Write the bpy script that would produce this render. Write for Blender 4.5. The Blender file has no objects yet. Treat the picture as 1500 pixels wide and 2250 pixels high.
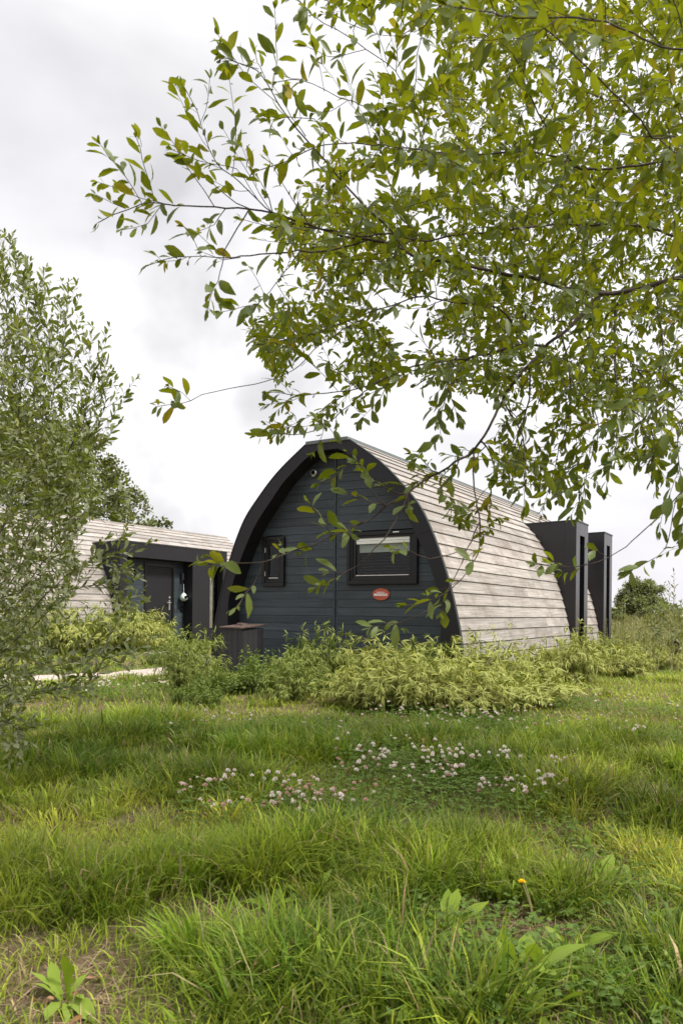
import bpy, math, random
import numpy as np
from mathutils import Vector, Matrix, Quaternion
RNG = np.random.default_rng(7); random.seed(7)
S = bpy.context.scene
COL = S.collection

# ------------------------------------------------------------------ camera
F_PX, HOR, ROLL, EYE = 1650.0, 1343.0, math.radians(.56), 1.1
cam = bpy.data.cameras.new('camera'); co = bpy.data.objects.new('camera', cam); COL.objects.link(co)
co.location = (0, 0, EYE); co.rotation_euler = (math.pi/2, -ROLL, 0)
cam.sensor_fit = 'VERTICAL'; cam.sensor_height = 36; cam.sensor_width = 24
cam.lens = F_PX/2250*36; cam.shift_y = (HOR-1125)/2250
cam.clip_start = .05; cam.clip_end = 2000
cam.dof.use_dof = True; cam.dof.focus_distance = 5.0; cam.dof.aperture_fstop = 6.3
S.camera = co

# ------------------------------------------------------------------ world and sun
SUN_EL, SUN_AZ = math.radians(52), math.radians(112)      # azimuth clockwise from +Y
W = bpy.data.worlds.new('World'); S.world = W; W.use_nodes = True
nt = W.node_tree; nt.nodes.clear()
def wn(t, **k):
    n = nt.nodes.new(t)
    for a, v in k.items(): setattr(n, a, v)
    return n
out = wn('ShaderNodeOutputWorld'); bg = wn('ShaderNodeBackground'); bg.inputs[1].default_value = .1
sky = wn('ShaderNodeTexSky', sky_type='NISHITA', sun_disc=False, sun_elevation=SUN_EL, sun_rotation=SUN_AZ)
sky.dust_density = 4
tc = wn('ShaderNodeTexCoord'); sep = wn('ShaderNodeSeparateXYZ'); nt.links.new(tc.outputs['Generated'], sep.inputs[0])
mp = wn('ShaderNodeMapping'); mp.inputs['Scale'].default_value = (1.6, 1.6, 4.2); mp.inputs['Location'].default_value = (.35, .2, .62)
nt.links.new(tc.outputs['Generated'], mp.inputs[0])
no = wn('ShaderNodeTexNoise'); no.inputs['Scale'].default_value = 1.3; no.inputs['Detail'].default_value = 5; no.inputs['Roughness'].default_value = .5
no.inputs['Distortion'].default_value = .35
nt.links.new(mp.outputs[0], no.inputs['Vector'])
rp = wn('ShaderNodeValToRGB'); e = rp.color_ramp.elements
e[0].position = .30; e[0].color = (6.9, 6.75, 7.1, 1); e[1].position = .64; e[1].color = (9.2, 9.15, 9.25, 1)
nt.links.new(no.outputs[0], rp.inputs[0])
# a few real clouds, placed by direction: (direction, sharpness, darkening)
def cloud(direction, k, amt, prev):
    d = Vector(direction).normalized()
    dp = wn('ShaderNodeVectorMath', operation='DOT_PRODUCT'); dp.inputs[1].default_value = d
    # break the outline up with the noise
    ad = wn('ShaderNodeVectorMath', operation='ADD'); sc_ = wn('ShaderNodeVectorMath', operation='SCALE'); sc_.inputs['Scale'].default_value = .16
    n2 = wn('ShaderNodeTexNoise'); n2.inputs['Scale'].default_value = 5; n2.inputs['Detail'].default_value = 4
    nt.links.new(tc.outputs['Generated'], n2.inputs['Vector'])
    sb = wn('ShaderNodeVectorMath', operation='SUBTRACT'); sb.inputs[1].default_value = (.5, .5, .5)
    nt.links.new(n2.outputs['Color'], sb.inputs[0]); nt.links.new(sb.outputs[0], sc_.inputs[0])
    nt.links.new(tc.outputs['Generated'], ad.inputs[0]); nt.links.new(sc_.outputs[0], ad.inputs[1])
    nt.links.new(ad.outputs[0], dp.inputs[0])
    mr = wn('ShaderNodeMapRange', interpolation_type='SMOOTHSTEP'); mr.inputs['From Min'].default_value = 1-k; mr.inputs['From Max'].default_value = 1.0
    mr.inputs['To Min'].default_value = 1; mr.inputs['To Max'].default_value = 1-amt
    nt.links.new(dp.outputs['Value'], mr.inputs['Value'])
    ml = wn('ShaderNodeVectorMath', operation='SCALE')
    nt.links.new(prev, ml.inputs[0]); nt.links.new(mr.outputs[0], ml.inputs['Scale'])
    return ml.outputs[0]
c = rp.outputs[0]
c = cloud((-.17, 1, .33), .028, .16, c)
c = cloud((-.05, 1, .24), .03, .12, c)
c = cloud((-.42, 1, .86), .10, .14, c)
c = cloud((-.10, 1, .80), .05, .06, c)
# overcast: brighter towards the zenith than near the horizon
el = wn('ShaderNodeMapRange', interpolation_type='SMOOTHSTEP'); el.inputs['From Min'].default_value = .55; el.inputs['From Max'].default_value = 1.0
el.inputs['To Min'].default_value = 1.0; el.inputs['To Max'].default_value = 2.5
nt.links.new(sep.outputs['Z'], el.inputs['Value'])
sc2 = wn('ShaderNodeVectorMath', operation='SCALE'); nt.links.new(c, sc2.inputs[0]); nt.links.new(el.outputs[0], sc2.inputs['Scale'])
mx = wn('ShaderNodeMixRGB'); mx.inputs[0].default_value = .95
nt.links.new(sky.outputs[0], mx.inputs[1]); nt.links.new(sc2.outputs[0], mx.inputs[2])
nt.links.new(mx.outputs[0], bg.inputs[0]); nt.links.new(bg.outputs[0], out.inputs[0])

sl = bpy.data.lights.new('sun', 'SUN'); so = bpy.data.objects.new('sun', sl); COL.objects.link(so)
sl.energy = 4.2; sl.angle = math.radians(9); sl.color = (1, .95, .86)
sdir = Vector((math.sin(SUN_AZ)*math.cos(SUN_EL), math.cos(SUN_AZ)*math.cos(SUN_EL), math.sin(SUN_EL)))
so.rotation_euler = sdir.to_track_quat('Z', 'Y').to_euler()
S.view_settings.view_transform = 'Standard'; S.view_settings.look = 'None'; S.view_settings.exposure = .45; S.view_settings.gamma = 1
S.cycles.max_bounces = 8; S.cycles.transparent_max_bounces = 12
S.cycles.use_denoising = True

# ------------------------------------------------------------------ helpers
RGT = np.array([math.cos(ROLL), 0, math.sin(ROLL)]); UPV = np.array([-math.sin(ROLL), 0, math.cos(ROLL)]); FW = np.array([0, 1., 0]); EY = np.array([0, 0, EYE])
def at(u, v, Y): return EY + (FW + RGT*(u-750)/F_PX + UPV*(HOR-v)/F_PX)*Y
def proj(P):
    Q = np.atleast_2d(P)-EY; y = np.maximum(Q[:, 1], 1e-3)
    return np.c_[750+F_PX*(Q@RGT)/y, HOR-F_PX*(Q@UPV)/y]
def unit(v): return v/np.maximum(np.linalg.norm(v, axis=-1, keepdims=True), 1e-9)
def sm(x): x = np.clip(x, 0, 1); return x*x*(3-2*x)
_lat = RNG.random((256, 256))
def vnoise(x, y):
    x = np.asarray(x, float); y = np.asarray(y, float)
    xi = np.floor(x).astype(int); yi = np.floor(y).astype(int); fx = sm(x-xi); fy = sm(y-yi)
    g = lambda a, b: _lat[a % 256, b % 256]
    return (g(xi, yi)*(1-fx)+g(xi+1, yi)*fx)*(1-fy)+(g(xi, yi+1)*(1-fx)+g(xi+1, yi+1)*fx)*fy
def fnoise(x, y): return .55*vnoise(x, y)+.3*vnoise(x*2.1+7, y*2.1+3)+.15*vnoise(x*4.3+1, y*4.3+9)
def h(x, y):
    x = np.asarray(x, float); y = np.asarray(y, float)
    z = .22*sm((y-2.5)/6.5) + .05*(fnoise(x*1.1+40, y*1.1+20)-.5)*sm((14-y)/6)
    return z + .75*sm((y-21)/18)*sm((x-3)/4)
def ground(u, v, y0=1.2, y1=60):
    Y = np.arange(y0, y1, .02); P = EY+np.outer(Y, FW+RGT*(u-750)/F_PX+UPV*(HOR-v)/F_PX)
    i = np.argmax(P[:, 2] < h(P[:, 0], P[:, 1])); return P[i]

def link(o, parent=None):
    COL.objects.link(o)
    if parent is not None: o.parent = parent
    return o
def tag(o, label=None, cat=None, group=None, kind=None):
    for k, v in (('label', label), ('category', cat), ('group', group), ('kind', kind)):
        if v: o[k] = v
    return o
def empty(name, loc=(0, 0, 0), rz=0, **k):
    o = bpy.data.objects.new(name, None); o.location = loc; o.rotation_euler = (0, 0, rz); o.empty_display_size = .1
    return tag(link(o), **k)
def mesh_np(name, V, Fc, mat, parent=None, smooth=False, col=None):
    V = np.asarray(V, np.float32); Fc = np.asarray(Fc, np.int32); n, k = Fc.shape
    me = bpy.data.meshes.new(name); me.vertices.add(len(V)); me.vertices.foreach_set('co', V.ravel())
    me.loops.add(n*k); me.loops.foreach_set('vertex_index', Fc.ravel())
    me.polygons.add(n); me.polygons.foreach_set('loop_start', np.arange(0, n*k, k, dtype=np.int32))
    me.polygons.foreach_set('use_smooth', np.full(n, smooth))
    if col is not None:
        a = me.attributes.new('col', 'FLOAT_COLOR', 'POINT'); a.data.foreach_set('color', np.c_[col, np.ones(len(col))].astype(np.float32).ravel())
    me.update(calc_edges=True); me.validate()
    me.materials.append(mat)
    return link(bpy.data.objects.new(name, me), parent)
class MB:
    def __init__(s): s.v = []; s.f = []
    def poly(s, pts, faces):
        b = len(s.v); s.v += [tuple(p) for p in pts]; s.f += [tuple(i+b for i in q) for q in faces]; return s
    def hexa(s, p):   # 8 points: bottom ring then top ring
        return s.poly(p, [(3, 2, 1, 0), (4, 5, 6, 7), (0, 1, 5, 4), (1, 2, 6, 5), (2, 3, 7, 6), (3, 0, 4, 7)])
    def box(s, x0, x1, y0, y1, z0, z1):
        return s.hexa([(x0, y0, z0), (x1, y0, z0), (x1, y1, z0), (x0, y1, z0), (x0, y0, z1), (x1, y0, z1), (x1, y1, z1), (x0, y1, z1)])
    def rod(s, a, b, r, n=10, r2=None):
        a = Vector(a); b = Vector(b); q = (b-a).to_track_quat('Z', 'Y'); r2 = r if r2 is None else r2
        ring = lambda c, rr: [tuple(c+q@Vector((rr*math.cos(2*math.pi*i/n), rr*math.sin(2*math.pi*i/n), 0))) for i in range(n)]
        return s.poly(ring(a, r)+ring(b, r2), [(i, (i+1) % n, n+(i+1) % n, n+i) for i in range(n)]+[tuple(range(n-1, -1, -1)), tuple(range(n, 2*n))])
    def lathe(s, c, prof, axis='Z', n=20):
        P = []
        for r, z in prof:
            for i in range(n):
                a = 2*math.pi*i/n; p = (r*math.cos(a), r*math.sin(a), z)
                P.append({'Z': (c[0]+p[0], c[1]+p[1], c[2]+p[2]), 'Y': (c[0]+p[0], c[1]+p[2], c[2]+p[1]), 'X': (c[0]+p[2], c[1]+p[0], c[2]+p[1])}[axis])
        m = len(prof); fs = [(j*n+i, j*n+(i+1) % n, (j+1)*n+(i+1) % n, (j+1)*n+i) for j in range(m-1) for i in range(n)]
        return s.poly(P, fs+[tuple(range(n)), tuple(range((m-1)*n, m*n))])
    def build(s, name, mat, parent=None, bevel=0, smooth=False):
        me = bpy.data.meshes.new(name); me.from_pydata(s.v, [], s.f); me.update(); me.materials.append(mat)
        import bmesh
        b = bmesh.new(); b.from_mesh(me); bmesh.ops.recalc_face_normals(b, faces=b.faces); b.to_mesh(me); b.free()
        if smooth: me.polygons.foreach_set('use_smooth', [True]*len(me.polygons))
        o = link(bpy.data.objects.new(name, me), parent)
        if bevel:
            m = o.modifiers.new('bevel', 'BEVEL'); m.width = bevel; m.segments = 2; m.limit_method = 'ANGLE'
        return o

# ------------------------------------------------------------------ materials
def newmat(name):
    m = bpy.data.materials.new(name); m.use_nodes = True; t = m.node_tree; t.nodes.clear()
    return m, t, t.nodes.new('ShaderNodeOutputMaterial')
def N(t, typ, ins=None, **k):
    n = t.nodes.new(typ)
    for a, v in k.items(): setattr(n, a, v)
    for a, v in (ins or {}).items():
        if hasattr(v, 'is_linked'): t.links.new(v, n.inputs[a])
        else: n.inputs[a].default_value = v
    return n
def ramp(t, fac, stops):
    n = t.nodes.new('ShaderNodeValToRGB'); e = n.color_ramp.elements
    while len(e) < len(stops): e.new(.5)
    for i, (p, c) in enumerate(stops): e[i].position = p; e[i].color = (*c, 1) if len(c) == 3 else c
    t.links.new(fac, n.inputs[0]); return n.outputs[0]
def mixc(t, f, a, b, mode='MIX'):
    return N(t, 'ShaderNodeMixRGB', {0: f, 1: a, 2: b}, blend_type=mode).outputs[0]
def wood(name, cols, rough=.7, grain=(18, .5, 18), stain=0, stainc=(.12, .10, .08), bump=.15, spec=.3, vary=.25, knots=True):
    m, t, o = newmat(name)
    tc = N(t, 'ShaderNodeTexCoord'); geo = N(t, 'ShaderNodeNewGeometry')
    off = N(t, 'ShaderNodeVectorMath', {0: geo.outputs['Random Per Island'], 1: (7., 13., 5.)}, operation='MULTIPLY')
    add = N(t, 'ShaderNodeVectorMath', {0: tc.outputs['Object'], 1: off.outputs[0]}, operation='ADD')
    mp = N(t, 'ShaderNodeMapping', {'Vector': add.outputs[0], 'Scale': grain})
    n1 = N(t, 'ShaderNodeTexNoise', {'Vector': mp.outputs[0], 'Scale': 2.2, 'Detail': 8., 'Roughness': .65, 'Distortion': .6})
    c = ramp(t, n1.outputs[0], [(.28, cols[0]), (.5, cols[1]), (.72, cols[2])])
    v = N(t, 'ShaderNodeMapRange', {'Value': geo.outputs['Random Per Island'], 'To Min': 1-vary, 'To Max': 1+vary})
    c = N(t, 'ShaderNodeVectorMath', {0: c, 'Scale': v.outputs[0]}, operation='SCALE').outputs[0]
    if stain:
        n2 = N(t, 'ShaderNodeTexNoise', {'Vector': add.outputs[0], 'Scale': 1.7, 'Detail': 5., 'Roughness': .7})
        f = ramp(t, n2.outputs[0], [(.48, (0, 0, 0)), (.72, (stain,)*3)])
        c = mixc(t, f, c, (*stainc, 1))
        if knots:
            mk = N(t, 'ShaderNodeMapping', {'Vector': add.outputs[0], 'Scale': tuple(3.2 if g < 5 else 6.5 for g in grain)})
            vo = N(t, 'ShaderNodeTexVoronoi', {'Vector': mk.outputs[0], 'Scale': 1.6})
            kf = ramp(t, vo.outputs['Distance'], [(.035, (.75,)*3), (.075, (0, 0, 0))])
            c = mixc(t, kf, c, (*stainc, 1))
    b = N(t, 'ShaderNodeBsdfPrincipled', {'Base Color': c, 'Roughness': rough, 'Specular IOR Level': spec})
    bp = N(t, 'ShaderNodeBump', {'Height': n1.outputs[0], 'Strength': bump, 'Distance': .02})
    t.links.new(bp.outputs[0], b.inputs['Normal']); t.links.new(b.outputs[0], o.inputs[0]); return m
def plain(name, col, rough=.5, metal=0, spec=.5, var=.15, scale=3., bump=0, coord='Object'):
    m, t, o = newmat(name); tc = N(t, 'ShaderNodeTexCoord')
    n1 = N(t, 'ShaderNodeTexNoise', {'Vector': tc.outputs[coord], 'Scale': scale, 'Detail': 6., 'Roughness': .65})
    c = ramp(t, n1.outputs[0], [(.3, tuple(x*(1-var) for x in col)), (.7, tuple(x*(1+var) for x in col))])
    r = N(t, 'ShaderNodeMapRange', {'Value': n1.outputs[0], 'To Min': rough-.08, 'To Max': rough+.08})
    b = N(t, 'ShaderNodeBsdfPrincipled', {'Base Color': c, 'Roughness': r.outputs[0], 'Metallic': metal, 'Specular IOR Level': spec})
    if bump:
        bp = N(t, 'ShaderNodeBump', {'Height': n1.outputs[0], 'Strength': bump, 'Distance': .02}); t.links.new(bp.outputs[0], b.inputs['Normal'])
    t.links.new(b.outputs[0], o.inputs[0]); return m
def glass(name, tint=(.88, .9, .885)):
    m, t, o = newmat(name)
    fr = N(t, 'ShaderNodeFresnel', {'IOR': 1.55})
    geo = N(t, 'ShaderNodeNewGeometry'); inv = N(t, 'ShaderNodeMath', {0: 1., 1: geo.outputs['Backfacing']}, operation='SUBTRACT')
    f2 = N(t, 'ShaderNodeMath', {0: fr.outputs[0], 1: inv.outputs[0]}, operation='MULTIPLY', use_clamp=True)
    f2 = N(t, 'ShaderNodeMath', {0: f2.outputs[0], 1: .5}, operation='MULTIPLY')
    tr = N(t, 'ShaderNodeBsdfTransparent', {'Color': (*tint, 1)}); gl = N(t, 'ShaderNodeBsdfGlossy', {'Roughness': .02, 'Color': (1, 1, 1, 1)})
    mx = N(t, 'ShaderNodeMixShader', {0: f2.outputs[0], 1: tr.outputs[0], 2: gl.outputs[0]}); t.links.new(mx.outputs[0], o.inputs[0]); return m
def leafmat(name, cols, under=None, transl=.4, tcol=None, rough=.45, gloss=.07, patch=1.2, attr=False, veins=False, shift=-.32):
    """cols: three leaf colours picked per leaf; under: colour of the leaf's paler lower side"""
    m, t, o = newmat(name); geo = N(t, 'ShaderNodeNewGeometry'); tc = N(t, 'ShaderNodeTexCoord')
    if attr: c = N(t, 'ShaderNodeAttribute', attribute_name='col').outputs['Color']
    else:
        n1 = N(t, 'ShaderNodeTexNoise', {'Vector': tc.outputs['Object'], 'Scale': patch, 'Detail': 3.})
        f = N(t, 'ShaderNodeMath', {0: n1.outputs[0], 1: .9}, operation='MULTIPLY')
        f = N(t, 'ShaderNodeMath', {0: geo.outputs['Random Per Island'], 1: .75, 2: f.outputs[0]}, operation='MULTIPLY_ADD')
        f = N(t, 'ShaderNodeMath', {0: f.outputs[0], 1: shift}, operation='ADD', use_clamp=True)
        k = len(cols); st = [(i/(k-1) if i < k-1 else .985, cc) for i, cc in enumerate(cols)]
        c = ramp(t, f.outputs[0], st)
    ct = c
    if tcol:
        ct = mixc(t, .65, c, (*tcol, 1))
    if veins:
        n3 = N(t, 'ShaderNodeTexNoise', {'Vector': tc.outputs['Object'], 'Scale': 45., 'Detail': 2.})
        sp = ramp(t, n3.outputs[0], [(.64, (0, 0, 0)), (.72, (.5, .5, .5))])
        c = mixc(t, sp, c, (.13, .09, .02, 1)); ct = mixc(t, sp, ct, (.2, .13, .02, 1))
    if under: c = mixc(t, geo.outputs['Backfacing'], c, (*under, 1))
    d = N(t, 'ShaderNodeBsdfDiffuse', {'Color': c}); tr = N(t, 'ShaderNodeBsdfTranslucent', {'Color': ct})
    m1 = N(t, 'ShaderNodeMixShader', {0: transl, 1: d.outputs[0], 2: tr.outputs[0]})
    g = N(t, 'ShaderNodeBsdfGlossy', {'Roughness': rough, 'Color': (1, 1, 1, 1)})
    lw = N(t, 'ShaderNodeLayerWeight', {'Blend': .25}); gf = N(t, 'ShaderNodeMath', {0: lw.outputs['Fresnel'], 1: gloss*.55, 2: gloss*.12}, operation='MULTIPLY_ADD')
    m2 = N(t, 'ShaderNodeMixShader', {0: gf.outputs[0], 1: m1.outputs[0], 2: g.outputs[0]}); t.links.new(m2.outputs[0], o.inputs[0]); return m

M = {}
M['roof'] = wood('weathered_larch', [(.14, .125, .112), (.29, .266, .245), (.42, .392, .365)], .8, (26, .6, 26), .9, (.15, .125, .105), .3, .2, .16)
M['board'] = wood('slate_blue_boards', [(.018, .025, .031), (.031, .042, .051), (.052, .066, .077)], .55, (.6, 14, 26), .6, (.012, .017, .021), .2, .4, .30)
M['panel'] = plain('black_panel', (.0155, .0145, .0170), .5, 0, .22, .12, 1.5)
M['panel_edge'] = plain('panel_edge_trim', (.016, .02, .019), .45, 0, .3, .1, 2)
M['dormer'] = plain('charcoal_panel', (.015, .014, .0165), .30, 0, .45, .10, 1.2)
M['frame'] = plain('black_frame', (.0055, .0055, .006), .38, 0, .3, .1, 4)
M['dark'] = plain('dark_interior', (.006, .006, .006), .9, 0, .1)
M['cap'] = plain('sage_zinc', (.10, .115, .11), .45, .3, .5, .12, 3)
M['glass'] = glass('window_glass')
M['white'] = plain('white_plastic', (.88, .88, .86), .4, 0, .5, .04)
M['blind'] = plain('blind_fabric', (.36, .38, .36), .8, 0, .2, .1)
M['slat'] = plain('dark_slat', (.012, .0125, .0125), .5, 0, .3)
M['steel'] = plain('brushed_steel', (.55, .53, .50), .3, .9, .5, .08)
M['red'] = wood('red_sign_wood', [(.30, .045, .022), (.40, .07, .035), (.48, .11, .06)], .5, (4, 30, 30), .3, (.2, .03, .02), .05, .4, .05, False)
M['boxwood'] = wood('black_box_boards', [(.011, .011, .013), (.018, .018, .021), (.03, .03, .033)], .6, (14, 14, .5), .3, (.05, .045, .04), .15, .35, .3)
M['rust'] = wood('rusty_lid', [(.03, .023, .02), (.085, .052, .04), (.17, .11, .085)], .7, (9, 9, 9), .5, (.035, .03, .028), .1, .3, .1, False)
M['ceramic'] = plain('pale_green_ceramic', (.50, .60, .54), .25, 0, .5, .06)
M['bark'] = wood('dark_bark', [(.022, .015, .014), (.042, .031, .026), (.075, .058, .046)], .85, (20, 20, 6), .4, (.10, .085, .065), .3, .2, .2, False)
M['bark_pale'] = wood('grey_bark', [(.05, .04, .03), (.10, .085, .065), (.16, .14, .11)], .85, (20, 20, 6), .3, (.05, .04, .03), .3, .2, .2, False)
M['twig'] = plain('brown_twig', (.05, .035, .028), .7, 0, .25, .3, 20)
M['willow'] = leafmat('willow_leaf', [(.020, .042, .006), (.047, .080, .008), (.084, .126, .011), (.138, .168, .015), (.30, .20, .02)], (.10, .135, .04), .37, (.34, .37, .008), .48, .045, 1.4, veins=True)
M['osier'] = leafmat('osier_leaf', [(.045, .068, .014), (.095, .125, .024), (.165, .185, .04), (.25, .25, .07)], (.22, .24, .125), .34, (.26, .32, .03), .5, .07, 1.2)
M['oak'] = leafmat('oak_leaf', [(.07, .095, .016), (.14, .165, .028), (.25, .24, .06)], (.15, .17, .07), .3, (.12, .14, .02), .5, .05, .35)
M['bamboo'] = leafmat('bamboo_leaf', [(.026, .056, .007), (.085, .135, .014), (.31, .34, .045), (.92, .82, .30)], (.28, .30, .08), .22, (.46, .46, .06), .45, .03, 1.1, shift=-.38)
M['bamboo_green'] = leafmat('green_bamboo_leaf', [(.035, .065, .010), (.09, .14, .018), (.21, .25, .04), (.46, .44, .12)], (.18, .21, .05), .24, (.2, .25, .03), .45, .03, 1.1, shift=-.40)
M['nettle'] = leafmat('nettle_leaf', [(.05, .095, .016), (.10, .16, .020), (.17, .22, .03)], (.12, .16, .04), .3, (.16, .24, .02), .6, .015, 2)
M['dock'] = leafmat('dock_leaf', [(.10, .18, .014), (.18, .27, .02), (.28, .35, .03)], (.20, .28, .04), .38, (.28, .38, .02), .5, .03, 9, veins=True)
M['clover'] = leafmat('clover_leaf', [(.045, .11, .014), (.09, .18, .022), (.17, .25, .035)], (.11, .17, .04), .36, (.2, .3, .02), .6, .015, 3)
M['bush'] = leafmat('round_bush_leaf', [(.06, .085, .02), (.12, .145, .035), (.2, .21, .065)], (.17, .19, .08), .36, (.22, .25, .04), .5, .05, .5)
M['weed'] = leafmat('weed_leaf', [(.07, .10, .022), (.13, .155, .035), (.21, .21, .07)], (.15, .17, .07), .36, (.22, .26, .04), .5, .05, 1)
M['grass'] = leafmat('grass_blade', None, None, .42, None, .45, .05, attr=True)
M['petal_w'] = leafmat('clover_petal', [(.62, .50, .44), (.80, .72, .66), (.86, .82, .76)], None, .3, None, .6, .02, 9)
M['petal_p'] = leafmat('pink_clover_petal', [(.42, .22, .17), (.60, .38, .32), (.70, .55, .48)], None, .3, None, .6, .02, 9)
M['stalk'] = leafmat('pale_stalk', [(.22, .22, .08), (.34, .31, .14), (.45, .38, .22)], None, .3, None, .6, .03, 9)
M['yellow'] = leafmat('dandelion_petal', [(.80, .50, .01), (.88, .60, .015), (.92, .66, .02)], None, .25, None, .5, .03, 9)
M['dead'] = leafmat('dead_leaf', [(.14, .06, .025), (.24, .12, .05), (.34, .22, .12)], None, .2, None, .6, .03, 9)
M['stone'] = plain('dark_log', (.045, .038, .034), .85, 0, .2, .4, 6, .5)
M['deck'] = plain('sill_timber', (.28, .24, .20), .8, 0, .2, .2, 5, .2)

def groundmat():
    m, t, o = newmat('meadow_soil'); tc = N(t, 'ShaderNodeTexCoord')
    a = N(t, 'ShaderNodeTexNoise', {'Vector': tc.outputs['Object'], 'Scale': 1.1, 'Detail': 8., 'Roughness': .65})
    b = N(t, 'ShaderNodeTexNoise', {'Vector': tc.outputs['Object'], 'Scale': 38., 'Detail': 8., 'Roughness': .75})
    c1 = ramp(t, a.outputs[0], [(.3, (.05, .06, .018)), (.5, (.085, .085, .03)), (.7, (.12, .085, .045))])
    c2 = ramp(t, b.outputs[0], [(.3, (.05, .032, .022)), (.5, (.17, .115, .075)), (.7, (.33, .24, .165))])
    c = mixc(t, .62, c1, c2)
    p = N(t, 'ShaderNodeBsdfPrincipled', {'Base Color': c, 'Roughness': .95, 'Specular IOR Level': .1})
    bp = N(t, 'ShaderNodeBump', {'Height': b.outputs[0], 'Strength': .8, 'Distance': .03}); t.links.new(bp.outputs[0], p.inputs['Normal'])
    t.links.new(p.outputs[0], o.inputs[0]); return m
M['ground'] = groundmat()
def gravelmat():
    m, t, o = newmat('pale_gravel'); tc = N(t, 'ShaderNodeTexCoord')
    v = N(t, 'ShaderNodeTexVoronoi', {'Vector': tc.outputs['Object'], 'Scale': 42.})
    c = ramp(t, v.outputs['Color'], [(.1, (.36, .29, .24)), (.5, (.55, .47, .41)), (.9, (.7, .64, .58))])
    d = ramp(t, v.outputs['Distance'], [(.3, (1, 1, 1)), (.75, (.45, .42, .4))])
    c = mixc(t, 1., c, d, 'MULTIPLY')
    p = N(t, 'ShaderNodeBsdfPrincipled', {'Base Color': c, 'Roughness': .9, 'Specular IOR Level': .2})
    bp = N(t, 'ShaderNodeBump', {'Height': v.outputs['Distance'], 'Strength': .7, 'Distance': .02}, invert=True); t.links.new(bp.outputs[0], p.inputs['Normal'])
    t.links.new(p.outputs[0], o.inputs[0]); return m
M['gravel'] = gravelmat()

# ------------------------------------------------------------------ ground and path
def axis(lims):
    a = [lims[0][0]]
    for lo, hi, st in lims: a += list(np.arange(lo+st, hi+st*.5, st))
    return np.array(a)
gx = axis([(-300, -60, 30), (-60, -14, 4), (-14, 16, .3), (16, 60, 4), (60, 300, 30)]); gy = axis([(-60, -4, 8), (-4, 26, .3), (26, 60, 2), (60, 600, 30)])
X, Y = np.meshgrid(gx, gy); nx, ny = len(gx), len(gy)
i, j = np.meshgrid(np.arange(nx-1), np.arange(ny-1)); q = (j*nx+i).ravel()
tag(mesh_np('ground', np.c_[X.ravel(), Y.ravel(), h(X.ravel(), Y.ravel())], np.c_[q, q+1, q+nx+1, q+nx], M['ground'], smooth=True), kind='structure')
PATH = np.array([(-11, 8.2), (-7, 8.7), (-5, 9.05), (-3.8, 9.5), (-2.9, 10.1), (-2.3, 11.0), (-2.2, 12.4), (-2.9, 14.2), (-4.2, 16.2), (-4.7, 17.4)], float)
def catmull(P, step):
    P = np.asarray(P, float)
    if len(P) < 3:
        n = max(2, int(np.linalg.norm(P[-1]-P[0])/step)+1); return P[0]+np.linspace(0, 1, n)[:, None]*(P[-1]-P[0])
    Q = np.vstack([2*P[0]-P[1], P, 2*P[-1]-P[-2]]); out = []
    for k in range(1, len(Q)-2):
        a, b, c, d = Q[k-1], Q[k], Q[k+1], Q[k+2]; n = max(1, int(np.linalg.norm(c-b)/step+.5)); s = (np.arange(n)/n)[:, None]
        out.append(.5*(2*b+(c-a)*s+(2*a-5*b+4*c-d)*s*s+(3*b-a-3*c+d)*s**3))
    return np.vstack(out+[P[-1:]])
pc = catmull(PATH, .12); pt = unit(np.gradient(pc, axis=0)); pn = np.c_[-pt[:, 1], pt[:, 0]]
wob = np.array([vnoise(k*.31, 5.) for k in range(len(pc))]); wob2 = np.array([vnoise(k*.27, 11.) for k in range(len(pc))])
L_ = pc+pn*(.34+.28*wob)[:, None]; R_ = pc-pn*(.34+.28*wob2)[:, None]
rows = [L_, L_*.67+R_*.33, L_*.33+R_*.67, R_]; n = len(pc)
V = np.vstack([np.c_[r, h(r[:, 0], r[:, 1])+(.004 if k in (0, 3) else .02)] for k, r in enumerate(rows)])
tag(mesh_np('path', V, [(r*n+k, (r+1)*n+k, (r+1)*n+k+1, r*n+k+1) for r in range(3) for k in range(n-1)], M['gravel'], smooth=True), kind='structure')

# ------------------------------------------------------------------ cabins
PHI = math.radians(31.2)
D3 = np.array([math.sin(PHI), math.cos(PHI), 0]); G3 = np.array([math.cos(PHI), -math.sin(PHI), 0])
MAIN = at(711, 972, 10.5)+G3*.05; MAIN[2] = 0
LEFTO = np.array([-6.430, 20.103, -.07])
def to_local(P, O): d = np.asarray(P)-O; return np.c_[d@G3, d@D3]
PO = np.array([(2.05, .2), (2.03, .55), (1.98, .91), (1.86, 1.4), (1.71, 1.85), (1.565, 2.2), (1.40, 2.5), (1.145, 2.8), (.92, 3.03), (.69, 3.22), (.35, 3.46)])
PI_ = np.array([(1.74, .2), (1.74, 1.15), (1.67, 1.45), (1.55, 1.77), (1.39, 2.1), (1.21, 2.4), (.96, 2.7), (.74, 2.95), (.56, 3.10), (.38, 3.24), (.18, 3.35)])
def resample(P, n):
    Q = catmull(P, .02); s = np.r_[0, np.cumsum(np.linalg.norm(np.diff(Q, axis=0), axis=1))]
    u = np.linspace(0, s[-1], n); return np.c_[np.interp(u, s, Q[:, 0]), np.interp(u, s, Q[:, 1])]
def halfw(z): return np.interp(z, PO[:, 1], PO[:, 0])

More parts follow.
